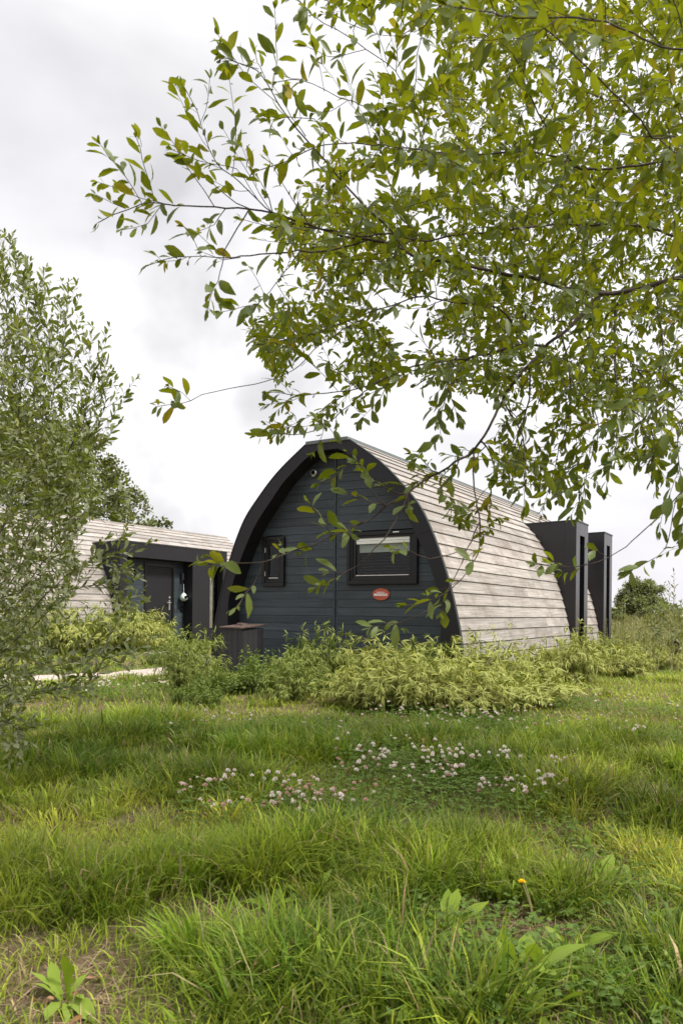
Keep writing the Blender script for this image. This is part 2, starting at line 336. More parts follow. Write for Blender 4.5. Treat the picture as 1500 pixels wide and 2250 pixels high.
def cladding(parent, t0, t1, gaps=()):
    """lapped planks running along the arch: each a thin slab, its lower edge standing out over the next one"""
    prof = resample(PO-np.array([.03, 0]), 400); s = np.r_[0, np.cumsum(np.linalg.norm(np.diff(prof, axis=0), axis=1))]; tot = s[-1]
    npl = int(round(tot/.168)); ex = tot/npl; mb = MB()
    pt_ = lambda a: np.array([np.interp(a, s, prof[:, 0]), np.interp(a, s, prof[:, 1])])
    for sg in (1, -1):
        for k in range(npl):
            a0 = k*ex; a1 = min(tot, (k+1)*ex+.03); p0 = pt_(a0); p1 = pt_(a1); tg = p1-p0; tg /= np.linalg.norm(tg); nm = np.array([tg[1], -tg[0]])
            lo_o = p0+nm*.029; lo_i = p0+nm*.008; hi_o = p1+nm*.008; hi_i = p1-nm*.012
            cuts = [t0]; c = t0
            while True:
                c += 3.1+1.6*random.random()
                if c > t1-1: break
                cuts.append(c)
            cuts.append(t1)
            if sg > 0:      # openings behind the dormers
                for (g0, g1, gz) in gaps:
                    if p0[1] < gz: cuts = sorted([x for x in cuts if not g0 <= x <= g1]+[g0, g1])
            for a, b in zip(cuts[:-1], cuts[1:]):
                if sg > 0 and any(a >= g0-1e-6 and b <= g1+1e-6 and p0[1] < gz for g0, g1, gz in gaps): continue
                j1, j2 = random.uniform(-.002, .002), random.uniform(-.002, .002)
                q = lambda p, t, jj=0: (sg*p[0], t, p[1]+jj)
                mb.hexa([q(lo_i, a), q(lo_i, b-.003), q(hi_i, b-.003), q(hi_i, a), q(lo_o, a, j1), q(lo_o, b-.003, j2), q(hi_o, b-.003), q(hi_o, a)])
    return mb.build('roof', M['roof'], parent)
def underlay(parent, t0, t1, gaps=()):
    prof = resample(PO-np.array([.05, 0]), 40); P = np.vstack([prof, [[0, 3.44]], (prof*[-1, 1])[::-1]]); n = len(P); mb = MB()
    ts = sorted({t0, t1, *[g for q in gaps for g in q[:2]]})
    for a, b in zip(ts[:-1], ts[1:]):
        gz = max([q[2] for q in gaps if a >= q[0]-1e-6 and b <= q[1]+1e-6], default=-1)
        fs = [(k, k+1, n+k+1, n+k) for k in range(n-1) if not (k < 40 and P[k][1] < gz)]
        mb.poly([(x, t, z) for t in (a, b) for x, z in P], fs+([tuple(range(n, 2*n))] if b == t1 else []))
    return mb.build('roof_underlay', M['dark'], parent)
def fascia(parent, y0, y1):
    n = 60; o = resample(PO, n); i_ = resample(PI_, n)
    o = np.vstack([o, [[.0025, 3.46]]]); i_ = np.vstack([i_, [[.0025, 3.35]]]); mb = MB(); n += 1
    segs = [(0, 31), (31, 44), (44, n-1)]
    for sg in (1, -1):
        for a, b in segs:
            P = []; idx = list(range(a, b+1))
            for kk, k in enumerate(idx):
                oo, ii = o[k].copy(), i_[k].copy()
                mm = oo+(ii-oo)*.3; P += [(sg*oo[0], y0, oo[1]), (sg*ii[0], y0, ii[1]), (sg*ii[0], y1, ii[1]), (sg*mm[0], y1, mm[1]), (sg*mm[0], y0+.04, mm[1]), (sg*oo[0], y0+.04, oo[1])]
            if b != n-1:      # hairline joint between panels
                P[-6:] = [tuple(np.array(x)-np.array((0, 0, .003))) for x in P[-6:]]
            m = len(idx); fs = []
            for k in range(m-1):
                for e_ in range(6): fs.append((6*k+e_, 6*k+(e_+1) % 6, 6*k+6+(e_+1) % 6, 6*k+6+e_))
            fs += [tuple(range(6)), tuple(range(6*m-1, 6*m-7, -1))]
            mb.poly(P, fs)
    f = mb.build('gable_frame', M['panel'], parent)
    # thin trim along the outer edge
    mb = MB(); oo = np.vstack([resample(PO+np.array([.012, .0]), 50)]); P = []
    for sg in (1, -1):
        P = []
        for x, z in oo:
            P += [(sg*(x-.010), y0-.006, z), (sg*(x+.006), y0-.006, z+.002), (sg*(x+.006), y0+.05, z+.002), (sg*(x-.010), y0+.05, z)]
        fs = [(4*k+e_, 4*k+(e_+1) % 4, 4*k+4+(e_+1) % 4, 4*k+4+e_) for k in range(len(oo)-1) for e_ in range(4)]
        mb.poly(P, fs)
    mb.build('edge_trim', M['panel_edge'], f)
    return f
def board_wall(mb, axis, c, a0, a1, z0, z1, holes=(), pitch=.119, hw=None, depth=.03, sgn=-1):
    """horizontal boards with a V groove. axis 'y': front face at y=c (towards -y); axis 'x': front face at x=c (towards +x)"""
    z = z0; k = 0
    while z < z1-.02:
        zt = min(z+pitch, z1); A0, A1 = a0, a1
        if hw is not None:
            w = hw(zt)-.07; A0, A1 = max(a0, -w), min(a1, w)
        segs = [(A0, A1)]
        for (h0, h1, g0, g1) in holes:
            if zt > g0 and z < g1: segs = [x for s0, s1 in segs for x in ((s0, min(s1, h0)), (max(s0, h1), s1)) if x[1]-x[0] > .01]
        for s0, s1 in segs:
            j_ = random.uniform(-.0015, .0015); cz = .004; f = c+sgn*j_
            pr = [(f-sgn*depth, z+.0006), (f-sgn*.0045, z+.0006), (f, z+cz), (f, zt-cz), (f-sgn*.0045, zt-.0006), (f-sgn*depth, zt-.0006)]
            P = [((s0, d_, zz) if axis == 'y' else (d_, s0, zz)) for d_, zz in pr]+[((s1, d_, zz) if axis == 'y' else (d_, s1, zz)) for d_, zz in pr]
            mb.poly(P, [(e_, (e_+1) % 6, 6+(e_+1) % 6, 6+e_) for e_ in range(6)]+[tuple(range(5, -1, -1)), tuple(range(6, 12))])
        z = zt; k += 1
def ring(mb, x0, x1, z0, z1, w, y0, y1):
    mb.box(x0, x1, y0, y1, z1-w, z1); mb.box(x0, x1, y0, y1, z0, z0+w); mb.box(x0, x0+w, y0, y1, z0+w, z1-w); mb.box(x1-w, x1, y0, y1, z0+w, z1-w)

WALL = .28
def gable_window(parent, x0, x1, z0, z1, gx0, gx1, gz0, gz1, blind):
    mb = MB(); ring(mb, x0, x1, z0, z1, .055, WALL-.045, WALL+.06)
    w = mb.build('window', M['frame'], parent, bevel=.006)
    mb = MB(); ring(mb, x0+.057, x1-.057, z0+.057, z1-.057, .03, WALL-.030, WALL+.05)
    k = .087
    # sash stepped in to the glazing
    mb2 = MB()
    for (a, b, c, d_) in ((gx0-.03, gx1+.03, gz1, z1-k), (gx0-.03, gx1+.03, z0+k, gz0), (x0+k, gx0, z0+k, z1-k), (gx1, x1-k, z0+k, z1-k)):
        pass
    mb.box(x0+k, x1-k, WALL-.018, WALL+.04, gz1, z1-k); mb.box(x0+k, x1-k, WALL-.018, WALL+.04, z0+k, gz0)
    if gx0-x0-k > .003: mb.box(x0+k, gx0, WALL-.018, WALL+.04, gz0, gz1)
    if x1-k-gx1 > .003: mb.box(gx1, x1-k, WALL-.018, WALL+.04, gz0, gz1)
    mb.build('sash', M['frame'], w, bevel=.004)
    mb = MB(); mb.box(gx0-.005, gx1+.005, WALL+.0, WALL+.006, gz0-.005, gz1+.005); mb.build('pane', M['glass'], w)
    mb = MB(); mb.box(gx0+.005, gx1-.005, WALL-.024, WALL-.0185, gz0-.016, gz0-.007); mb.build('bead_glint', M['steel'], w)  # pale strip stands in for the light reflected on the sash bead
    if blind:
        mb = MB(); mb.hexa([(gx0+.002, WALL-.006, gz1-.082), (gx1-.002, WALL-.006, gz1-.082), (gx1-.002, WALL-.001, gz1-.082), (gx0+.002, WALL-.001, gz1-.082), (gx0+.002, WALL-.016, gz1-.045), (gx1-.002, WALL-.016, gz1-.045), (gx1-.002, WALL-.001, gz1-.045), (gx0+.002, WALL-.001, gz1-.045)]); mb.box(gx0+.002, gx1-.002, WALL-.012, WALL-.001, gz1-.040, gz1-.004); mb.build('blind_rail', M['white'], w)
        mb = MB(); mb.box(gx0+.03, gx1-.01, WALL+.03, WALL+.034, gz1-.20, gz1-.076); mb.build('blind', M['blind'], w)
        mb = MB(); z = gz0-.02
        while z < gz1-.2: mb.hexa([(gx0+.03, WALL+.05, z), (gx1-.01, WALL+.05, z), (gx1-.01, WALL+.075, z+.012), (gx0+.03, WALL+.075, z+.012), (gx0+.03, WALL+.05, z+.002), (gx1-.01, WALL+.05, z+.002), (gx1-.01, WALL+.075, z+.014), (gx0+.03, WALL+.075, z+.014)]); z += .042
        mb.build('blind_slats', M['slat'], w)
        mb = MB(); mb.box(.93, 1.02, WALL-.052, WALL-.045, z1-.03, z1-.018); mb.build('label_plate', M['white'], w)
    else:
        for zz in (z1-.20, z0+.19):
            mb = MB(); mb.rod((x0+.062, WALL-.04, zz-.035), (x0+.062, WALL-.04, zz+.035), .007, 8); mb.build('hinge', M['steel'], w)
    return w

def dormer(parent, s, t0, t1, z0, z1, opens, depth, roof_drop=.03, side=.05):
    """box standing out of the curved side wall; opens = (ta, tb, za, zb) holes in its outer face"""
    mb = MB(); cuts = sorted({t0, t1, *[o[0] for o in opens], *[o[1] for o in opens]})
    for a, b in zip(cuts[:-1], cuts[1:]):
        op = [o for o in opens if o[0] <= a+1e-6 and o[1] >= b-1e-6]
        if op:
            _, _, za, zb = op[0]; mb.box(s-depth, s, a, b, zb, z1)
            if za > z0+.01: mb.box(s-depth, s, a, b, z0, za)
        else: mb.box(s-depth, s, a, b, z0, z1)
    # cheeks and lid
    zi = z1-roof_drop
    for a, b in ((t0, t0+side), (t1-side, t1)):
        mb.hexa([(.9, a, z0), (s-depth, a, z0), (s-depth, b, z0), (.9, b, z0), (.9, a, zi), (s-depth, a, z1), (s-depth, b, z1), (.9, b, zi)])
    mb.hexa([(.9, t0+side, zi-.06), (s-depth, t0+side, z1-.06), (s-depth, t1-side, z1-.06), (.9, t1-side, zi-.06), (.9, t0+side, zi), (s-depth, t0+side, z1), (s-depth, t1-side, z1), (.9, t1-side, zi)])
    mb.hexa([(.9, t0+side, z0), (s-depth, t0+side, z0), (s-depth, t1-side, z0), (.9, t1-side, z0), (.9, t0+side, z0+.03), (s-depth, t0+side, z0+.03), (s-depth, t1-side, z0+.03), (.9, t1-side, z0+.03)])
    o = mb.build('dormer', M['dormer'], parent, bevel=.003)
    mb = MB(); q = .008
    mb.hexa([(1.0, t0-q, zi-.012), (s+q, t0-q, z1-.022), (s+q, t1+q, z1-.022), (1.0, t1+q, zi-.012), (1.0, t0-q, zi+.012), (s+q, t0-q, z1+.008), (s+q, t1+q, z1+.008), (1.0, t1+q, zi+.012)])
    mb.build('dormer_cap', M['panel_edge'], o)
    return o
def slot_window(parent, s, ta, tb, za, zb, nm='window'):
    mb = MB()
    def rg(x0, x1, w): mb.box(x0, x1, ta, tb, zb-w, zb); mb.box(x0, x1, ta, tb, za, za+w); mb.box(x0, x1, ta, ta+w, za+w, zb-w); mb.box(x0, x1, tb-w, tb, za+w, zb-w)
    rg(s-.06, s, .045); w = mb.build(nm, M['frame'], parent, bevel=.004)
    mb = MB(); mb.box(s-.035, s-.03, ta+.04, tb-.04, za+.04, zb-.04); mb.build('pane', M['glass'], w); return w
def wall_lamp(parent, x, t, z):
    mb = MB(); mb.box(x, x+.02, t-.04, t+.04, z-.06, z+.06); mb.rod((x+.055, t, z-.09), (x+.055, t, z+.09), .045, 14)
    return mb.build('wall_lamp', M['dormer'], parent, bevel=.003)

def cabin(name, O, t0, t1, label, front, gaps=()):
    c = empty(name, tuple(O), -PHI, label=label, cat='cabin', group='arched wooden lodges')
    underlay(c, t0+.35, t1-.02, gaps); cladding(c, t0+.045, t1, gaps)
    mb = MB(); mb.hexa([(-.36, t0-.015, 3.448), (.36, t0-.015, 3.448), (.36, t1+.01, 3.448), (-.36, t1+.01, 3.448), (-.345, t0-.015, 3.50), (.345, t0-.015, 3.50), (.345, t1+.01, 3.50), (-.345, t1+.01, 3.50)])
    mb.build('ridge_cap', M['cap'] if front else M['roof'], c, bevel=.006)
    return c
big = cabin('arched_cabin', MAIN, 0, 9.0, 'large arched lodge with slate blue board gable between black frames, bamboo in front', True, [(5.42, 6.26, 2.6), (7.79, 8.51, 2.6)])
fascia(big, 0, WALL+.06)
mb = MB(); holes = [(-1.23, -.94, 1.52, 2.15), (.26, 1.23, 1.53, 2.15)]
board_wall(mb, 'y', WALL, -2.1, -.0355, .2, 3.42, holes, hw=halfw); board_wall(mb, 'y', WALL, .0355, 2.1, .2, 3.42, holes, hw=halfw)
mb.build('gable_wall', M['board'], big)
mb = MB(); mb.box(-.034, -.004, WALL-.012, WALL+.03, .2, 3.41); mb.box(.006, .034, WALL-.003, WALL+.03, .2, 3.41); mb.build('centre_batten', M['board'], big, bevel=.003)
gable_window(big, -1.29, -.885, 1.462, 2.207, -1.18, -.995, 1.60, 2.08, False)
gable_window(big, .20, 1.292, 1.474, 2.206, .335, 1.165, 1.612, 2.122, True)
mb = MB(); mb.lathe((-.37, WALL-.055, 3.10), [(.055, .05), (.06, .03), (.056, 0), (.042, -.012), (.038, -.005)], 'Y', 20); lp = mb.build('wall_lamp', M['steel'], big, smooth=False)
mb = MB(); mb.lathe((-.37, WALL-.058, 3.10), [(.036, 0), (.025, -.012), (.008, -.016)], 'Y', 16); mb.build('lamp_lens', M['dark'], lp, smooth=True)
for (a, b, l0) in ((5.38, 6.30, .0), (7.75, 8.55, .0)):
    w_ = b-a; sa, sb = a+.30*w_, a+.70*w_
    dm = dormer(big, 2.10, a, b, .46, 2.845, [(sa, sb, .55, 2.58)], .22)
    slot_window(dm, 1.98, sa, sb, .55, 2.58)
    mb = MB(); mb.box(1.2, 2.02, a+.05, b-.05, .22, .457); mb.build('dormer_plinth', M['frame'], big)
mb = MB(); mb.box(-1.9, 1.9, .6, 8.9, .10, .24); mb.build('floor_slab', M['dark'], big)

# small shrub-side lodge on the left, seen from its long side
left = cabin('arched_cabin', LEFTO, -6.2, 4.75, 'lodge in the background left with black porch box and black front door', False, [(-1.25, 2.58, 2.55)])
mb = MB(); board_wall(mb, 'y', -5.9, -2.0, 2.0, .2, 3.42, hw=halfw); mb.build('gable_wall', M['board'], left)
ZL = .07
dl = dormer(left, 2.13, -1.30, 2.63, .30, 2.74+ZL, [(-1.07, 1.225, .36, 2.37+ZL), (1.92, 2.455, .62, 2.30+ZL)], .34)
dl.data.materials[0] = M['panel']; dl.name = 'porch_box'
mb = MB()
board_wall(mb, 'x', 1.80, -1.069, -.205, .36, 2.37+ZL, sgn=1); mb.build('porch_wall', M['board'], left); mb = MB(); board_wall(mb, 'x', 1.80, .855, 1.224, .36, 2.37+ZL, sgn=1)
mb.build('porch_wall', M['board'], left)
mb = MB()
for a, b, c_, d_ in ((-.205, -.145, .37, 2.36), (.795, .855, .37, 2.36), (-.145, .795, 2.27, 2.36)): mb.box(1.74, 1.825, a, b, c_, d_)
mb.box(1.74, 1.80, -.203, .853, 2.362, 2.37+ZL)
dr = mb.build('door_frame', M['frame'], left, bevel=.004)
mb = MB(); mb.box(1.75, 1.798, -.142, .792, .385, 2.267); door = mb.build('door', M['panel'], left, bevel=.004)
mb = MB(); mb.box(1.80, 1.808, .68, .72, 1.16, 1.42); mb.rod((1.808, .70, 1.35), (1.86, .70, 1.35), .012, 8); mb.rod((1.856, .71, 1.35), (1.856, .56, 1.35), .012, 8); mb.rod((1.80, .70, 1.49), (1.812, .70, 1.49), .03, 14)
mb.build('door_handle', M['steel'], door)
for zz in (2.1, 1.88, .95, .6):
    mb = MB(); mb.rod((1.805, -.14, zz-.05), (1.805, -.14, zz+.05), .010, 8); mb.build('hinge', M['steel'], door)
wall_lamp(left, 1.802, -.55, 2.05); wall_lamp(left, 1.802, 1.13, 2.05)
mb = MB(); mb.box(1.802, 1.83, 1.10, 1.20, 1.13, 1.27); mb.rod((1.83, 1.15, 1.17), (1.85, 1.15, 1.17), .03, 12); mb.build('doorbell_box', M['frame'], left, bevel=.006)
slot_window(left, 2.00, 1.92, 2.455, .62, 2.30+ZL)
mb = MB(); mb.box(1.90, 1.93, 2.02, 2.26, .67, 2.02); mb.build('curtain', M['deck'], left); mb = MB(); mb.box(1.90, 1.935, 2.02, 2.26, 2.023, 2.32); mb.build('white_top_band', M['white'], left)  # curtain and white band above it, coloured to give the window's bright reflection
mb = MB(); mb.box(1.2, 2.35, -1.3, 1.3, .22, .29); mb.build('doorstep', M['deck'], left)
mb = MB(); mb.box(-1.9, 1.8, -5.8, 4.7, .10, .24); mb.build('floor_slab', M['dark'], left)

# hanging bird feeder beside the door of the left lodge
Rl = Matrix.Rotation(-PHI, 3, 'Z')
def lpos(O, s, t, z): return Vector(O)+Vector(G3)*s+Vector(D3)*t+Vector((0, 0, z))
fd = empty('bird_feeder', lpos(LEFTO, 1.93, 1.10, 1.50), -PHI, label='pale green teardrop bird feeder hanging on a cord beside the black door', cat='bird feeder')
mb = MB(); mb.lathe((0, 0, 0), [(.02, -.125), (.085, -.10), (.122, -.045), (.122, .0), (.10, .06), (.06, .11), (.02, .145)], 'Z', 20); mb.build('bowl', M['ceramic'], fd, smooth=True)
mb = MB(); mb.lathe((.118, -.02, .005), [(.0, .018), (.052, .012), (.055, -.02)], 'X', 16); mb.build('opening', M['dark'], fd)
mb = MB(); mb.rod((0, 0, .14), (0, 0, .42), .006, 6); mb.build('cord', M['white'], fd)
mb = MB(); mb.rod((-.12, 0, .42), (.01, 0, .42), .008, 6); mb.build('bracket', M['frame'], fd); fd.scale = (.85, .85, .85)

# red oval sign with its lettering
sg = empty('sign', lpos(MAIN, .735, WALL-.0165, 1.337), -PHI, label='red oval wooden name sign lettered MAGNOLIA under the larger window', cat='sign')
mb = MB(); n = 40
E1 = [(.134*math.cos(2*math.pi*k/n), 0, .083*math.sin(2*math.pi*k/n)) for k in range(n)]
mb.poly([(x, 0.013, z) for x, _, z in E1]+[(x, .003, z) for x, _, z in E1]+[(x*.97, 0, z*.955) for x, _, z in E1],
        [(k, (k+1) % n, n+(k+1) % n, n+k) for k in range(n)]+[(n+k, n+(k+1) % n, 2*n+(k+1) % n, 2*n+k) for k in range(n)]+[tuple(range(n)), tuple(range(2*n, 3*n))])
mb.build('board', M['red'], sg)
def text(body, size, z, name, sx=1.0):
    cu = bpy.data.curves.new(name, 'FONT'); cu.body = body; cu.size = size; cu.align_x = 'CENTER'; cu.align_y = 'CENTER'; cu.extrude = .0008; cu.offset = .0012; cu.space_character = 1.02
    o = bpy.data.objects.new(name, cu); o.location = (0, -.0022, z); o.rotation_euler = (math.pi/2, 0, 0); o.scale = (sx, 1, 1); cu.materials.append(M['white']); link(o, sg); bpy.context.view_layer.update()
    me = bpy.data.meshes.new_from_object(o.evaluated_get(bpy.context.evaluated_depsgraph_get())); o2 = bpy.data.objects.new(name, me); o2.location, o2.rotation_euler, o2.scale = o.location, o.rotation_euler, o.scale; bpy.data.objects.remove(o); o2.name = name; link(o2, sg)
text('MAGNOLIA', .049, -.006, 'lettering', .80)
mb = MB()
for k in range(11): mb.box(-.062+k*.0114, -.062+k*.0114+.0075, -.0018, -.0002, .024, .0325)
mb.build('small_lettering', M['white'], sg)

# black wooden box with a rusty lid in front of the gable
bx = empty('storage_box', tuple(lpos(MAIN, -1.10, -.44, 0.18)), -PHI+math.radians(-6), label='black wooden storage box with rusty brown lid against the lodge wall', cat='box')
mb = MB(); w2, d2, hh = .20, .21, .68
for k in range(4): mb.box(-w2+k*w2/2+.002, -w2+(k+1)*w2/2-.002, -d2, -d2+.02, 0, hh-.01)
for sx in (-1, 1):
    for k in range(4):
        a, b = sorted((sx*w2, sx*(w2-.02))); mb.box(a, b, -d2+.022+k*(2*d2-.044)/4+.001, -d2+.022+(k+1)*(2*d2-.044)/4-.001, 0, hh-.01)
mb.box(-w2, w2, d2-.02, d2, 0, hh-.01); mb.build('body', M['boxwood'], bx, bevel=.002)
mb = MB(); mb.hexa([(-.225, -.245, hh-.012), (.23, -.245, hh-.016), (.23, .23, hh+.03), (-.225, .23, hh+.028), (-.225, -.245, hh+.006), (.23, -.245, hh+.002), (.23, .23, hh+.048), (-.225, .23, hh+.046)])
ld = mb.build('lid', M['rust'], bx, bevel=.003)
mb = MB(); mb.hexa([(-.12, -.02, hh+.02), (.03, -.05, hh+.02), (.05, .06, hh+.03), (-.10, .08, hh+.03), (-.11, -.01, hh+.058), (.02, -.04, hh+.05), (.03, .05, hh+.056), (-.09, .07, hh+.062)])
mb.build('lid_handle', M['rust'], bx, bevel=.004)

# ------------------------------------------------------------------ foliage tools
def leaf_template(kind):
    if kind == 'willow':  u = [0, .12, .35, .62, .85, 1]; w = [.0, .42, .86, 1, .62, 0]
    elif kind == 'narrow': u = [0, .3, .65, 1]; w = [.0, .95, .8, 0]
    elif kind == 'blade': u = [0, .35, 1]; w = [.25, 1, 0]
    elif kind == 'round': u = [0, .3, .7, 1]; w = [.0, .9, 1, 0]
    elif kind == 'dock': u = [0, .1, .22, .3, .42, .5, .66, .8, 1]; w = [.12, .22, .5, .42, .85, .72, 1, .8, 0]
    k = len(u); V = [(u[0], 0, 0)]; mid = [0]; L = [None]; R = [None]
    for a in range(1, k-1):
        V += [(u[a], 0, 0), (u[a], -w[a], .22*w[a]), (u[a], w[a], .22*w[a])]; mid.append(len(V)-3); L.append(len(V)-2); R.append(len(V)-1)
    V.append((1, 0, 0)); mid.append(len(V)-1); Fc = []
    for a in range(k-1):
        m0, m1 = mid[a], mid[a+1]
        if a == 0: Fc += [(m0, m1, L[1]), (m0, R[1], m1)]
        elif a == k-2: Fc += [(m0, m1, L[a]), (m0, R[a], m1)]
        else: Fc += [(m0, m1, L[a+1]), (m0, L[a+1], L[a]), (m0, R[a], R[a+1]), (m0, R[a+1], m1)]
    return np.array(V, float), np.array(Fc)
def leaves(P, T, Nn, L, Wd, kind, curl=.15, rng=RNG):
    """leaf blades at P, along T, face normal near Nn"""
    P = np.asarray(P); n = len(P); T = unit(np.asarray(T)); B = unit(np.cross(Nn, T)); Nn = np.cross(T, B)
    tv, tf = leaf_template(kind); L = np.broadcast_to(L, n)[:, None, None]; Wd = np.broadcast_to(Wd, n)[:, None, None]
    cu = (curl*(.2+1.3*rng.random(n)))[:, None, None]; tw = (rng.normal(0, .18, n))[:, None, None]
    u = tv[None, :, 0:1]; v = tv[None, :, 1:2]; w = tv[None, :, 2:3]
    fold = (.4+1.2*rng.random(n))[:, None, None]; asym = 1+.12*rng.normal(size=(n, len(tv), 1))
    V = P[:, None]+T[:, None]*L*(u-.12*cu*u*u)+B[:, None]*Wd*.5*(v*asym+tw*u*.6)+Nn[:, None]*(Wd*.5*w*fold-L*cu*u*u+Wd*.5*v*tw*u*2)
    Fc = tf[None]+(np.arange(n)*len(tv))[:, None, None]
    return V.reshape(-1, 3), Fc.reshape(-1, 3)
class Leafs:
    def __init__(s): s.P = []; s.T = []; s.N = []; s.L = []; s.W = []
    def add(s, p, t, n, l, w): s.P.append(p); s.T.append(t); s.N.append(n); s.L.append(l); s.W.append(w)
    def build(s, name, mat, parent, kind, curl=.15):
        V, Fc = leaves(np.array(s.P), np.array(s.T), np.array(s.N), np.array(s.L), np.array(s.W), kind, curl)
        return mesh_np(name, V, Fc, mat, parent, True)
def tubes(polys, name, mat, parent, sides=6):
    VV = []; FF = []; b = 0
    for P, r in polys:
        n = len(P)
        if n < 2: continue
        T = unit(np.gradient(P, axis=0)); a = np.array([.3, .1, .95]) if abs(T[0][2]) < .8 else np.array([1., .2, 0])
        B = unit(np.cross(T, a)); C = np.cross(T, B); k = sides if r.max() > .004 else 4
        an = np.arange(k)*2*np.pi/k
        ringv = P[:, None]+r[:, None, None]*(np.cos(an)[None, :, None]*B[:, None]+np.sin(an)[None, :, None]*C[:, None])
        VV.append(ringv.reshape(-1, 3)); i_ = np.arange(n-1)[:, None]*k; j_ = np.arange(k)[None]; j2 = (j_+1) % k
        FF.append(b+np.stack([i_+j_, i_+j2, i_+k+j2, i_+k+j_], -1).reshape(-1, 4)); b += n*k
    return mesh_np(name, np.vstack(VV), np.vstack(FF), mat, parent, True)
def inside(pt, poly):
    x, y = pt; c = False; n = len(poly)
    for k in range(n):
        x1, y1 = poly[k]; x2, y2 = poly[k-1]
        if (y1 > y) != (y2 > y) and x < (x2-x1)*(y-y1)/(y2-y1)+x1: c = not c
    return c
def sample_poly(poly, n):
    A = np.array(poly); lo, hi = A.min(0), A.max(0); out = []
    while len(out) < n:
        p = lo+(hi-lo)*RNG.random(2)
        if inside(p, poly): out.append(p)
    return out

class Tree:
    def __init__(s, step=.04): s.polys = []; s.N = np.zeros((0, 3)); s.Tn = np.zeros((0, 3)); s.R = np.zeros(0); s.step = step
    def add(s, P, r0, r1, twig=False):
        P = catmull(P, s.step); n = len(P)
        jit = np.cumsum(RNG.normal(0, s.step*.07, (n, 3)), 0); jit -= np.linspace(0, 1, n)[:, None]*jit[-1]; P = P+jit
        r = r1+(r0-r1)*(1-np.linspace(0, 1, n))**1.15; s.polys.append((P, r)); T = unit(np.gradient(P, axis=0))
        s.N = np.vstack([s.N, P]); s.Tn = np.vstack([s.Tn, T]); s.R = np.r_[s.R, r]; return P, T, r
    def limb(s, px, d0, d1, r0, r1, pre=None):
        """traced limb, root first; d0 None = starts on the nearest limb already there"""
        px = np.array(px, float)
        if d0 is None:
            Q = proj(s.N); k = np.argmin(np.hypot(*(Q-px[0]).T)); d0 = s.N[k, 1]; start = s.N[k]; r0 = min(r0, s.R[k]*.85)
        else: start = None
        a = np.r_[0, np.cumsum(np.linalg.norm(np.diff(px, axis=0), axis=1))]; a /= a[-1]; dep = d0+(d1-d0)*a+np.array([0]+[random.uniform(-.05, .05) for _ in px[1:]])
        P = np.array([at(u, v, d) for (u, v), d in zip(px, dep)])
        if start is not None: P[0] = start
        if pre is not None: P = np.vstack([pre, P])
        return s.add(P, r0, r1)
    def reach(s, tgt, rt=.0011, back=.35, sag=0.):
        d = tgt-s.N; dist = np.linalg.norm(d, axis=1); cs = np.einsum('ij,ij->i', d, s.Tn)/np.maximum(dist, 1e-6)
        k = np.argmin(dist*(1.25-back*cs)); p = s.N[k]; D = dist[k]
        if D < .05: return None
        t = unit(s.Tn[k]*.9+d[k]/D*.7); m1 = p+t*D*.4; m2 = tgt-unit(d[k]/D+np.array([0, 0, -sag])+RNG.normal(0, .25, 3))*D*.3
        u = np.linspace(0, 1, max(4, int(D/s.step)+1))[:, None]
        B = (1-u)**3*p+3*u*(1-u)**2*m1+3*u*u*(1-u)*m2+u**3*tgt
        return s.add(B, min(s.R[k]*.8, .0016+.004*D), rt)
GA = 2.39996
def dress(L, P, T, frm, gap, Ln, wr, up, droop=0., spread=.8, tip=True):
    """leaves set spirally along the twig P from arc length frm (from the tip) outwards"""
    a = np.r_[0, np.cumsum(np.linalg.norm(np.diff(P, axis=0), axis=1))]; tot = a[-1]; x = max(0, tot-frm)+random.uniform(0, gap); ph = random.uniform(0, 6.28)
    while x < tot:
        k = min(len(P)-1, int(np.searchsorted(a, x))); t = T[k]; q = unit(np.cross(t, [.21, .13, .97])); w_ = np.cross(t, q); ph += GA+random.uniform(-.4, .4)
        rad = q*math.cos(ph)+w_*math.sin(ph); sp = spread*random.uniform(.6, 1.25)
        d = unit(t*math.cos(sp)+rad*math.sin(sp)+np.array([0, 0, -droop*random.random()])); nrm = unit(np.array([0, 0, up])+RNG.normal(0, .55, 3)+t*.4)
        f = (tot-x)/max(frm, 1e-6); sz = Ln*random.uniform(.5, 1.25)*(.55+.45*min(1, f*3+.15))
        p = np.array([np.interp(x, a, P[:, c_]) for c_ in range(3)]); L.add(p+d*.004, d, nrm, sz, sz*wr*random.uniform(.8, 1.2)); x += gap*random.uniform(.6, 1.5)
    if tip:
        for _ in range(2):
            d = unit(T[-1]+RNG.normal(0, .25, 3)); L.add(P[-1], d, unit(np.array([0, 0, up])+RNG.normal(0, .5, 3)), Ln*random.uniform(.35, .6), Ln*.5*wr)
def shoots(tr, L, P, T, r, frm, gap, ln, Ln, wr, up, lift, lgap, rmax=.006, droop=0.):
    a = np.r_[0, np.cumsum(np.linalg.norm(np.diff(P, axis=0), axis=1))]; tot = a[-1]; x = max(.03, tot-frm); ph = random.uniform(0, 6.28)
    while x < tot-.05:
        k = int(np.searchsorted(a, x)); k = min(k, len(P)-1); t = T[k]; ph += GA+random.uniform(-.6, .6); q = unit(np.cross(t, [.21, .13, .97])); w_ = np.cross(t, q)
        rad = q*math.cos(ph)+w_*math.sin(ph); d = unit(t*.8+rad*.7+np.array([0, 0, lift*random.random()])); l = random.uniform(*ln)*min(1, .25+(tot-x)/.4)
        Q = np.array([P[k], P[k]+d*l*.5, P[k]+d*l+t*l*.15+np.array([0, 0, (lift*.35-droop*.5)*l])])
        A, B, _ = tr.add(Q, min(r[k]*.75, .0022), .0008); dress(L, A, B, l*.92, lgap, Ln, wr, up, droop)
        x += gap*random.uniform(.5, 1.6)

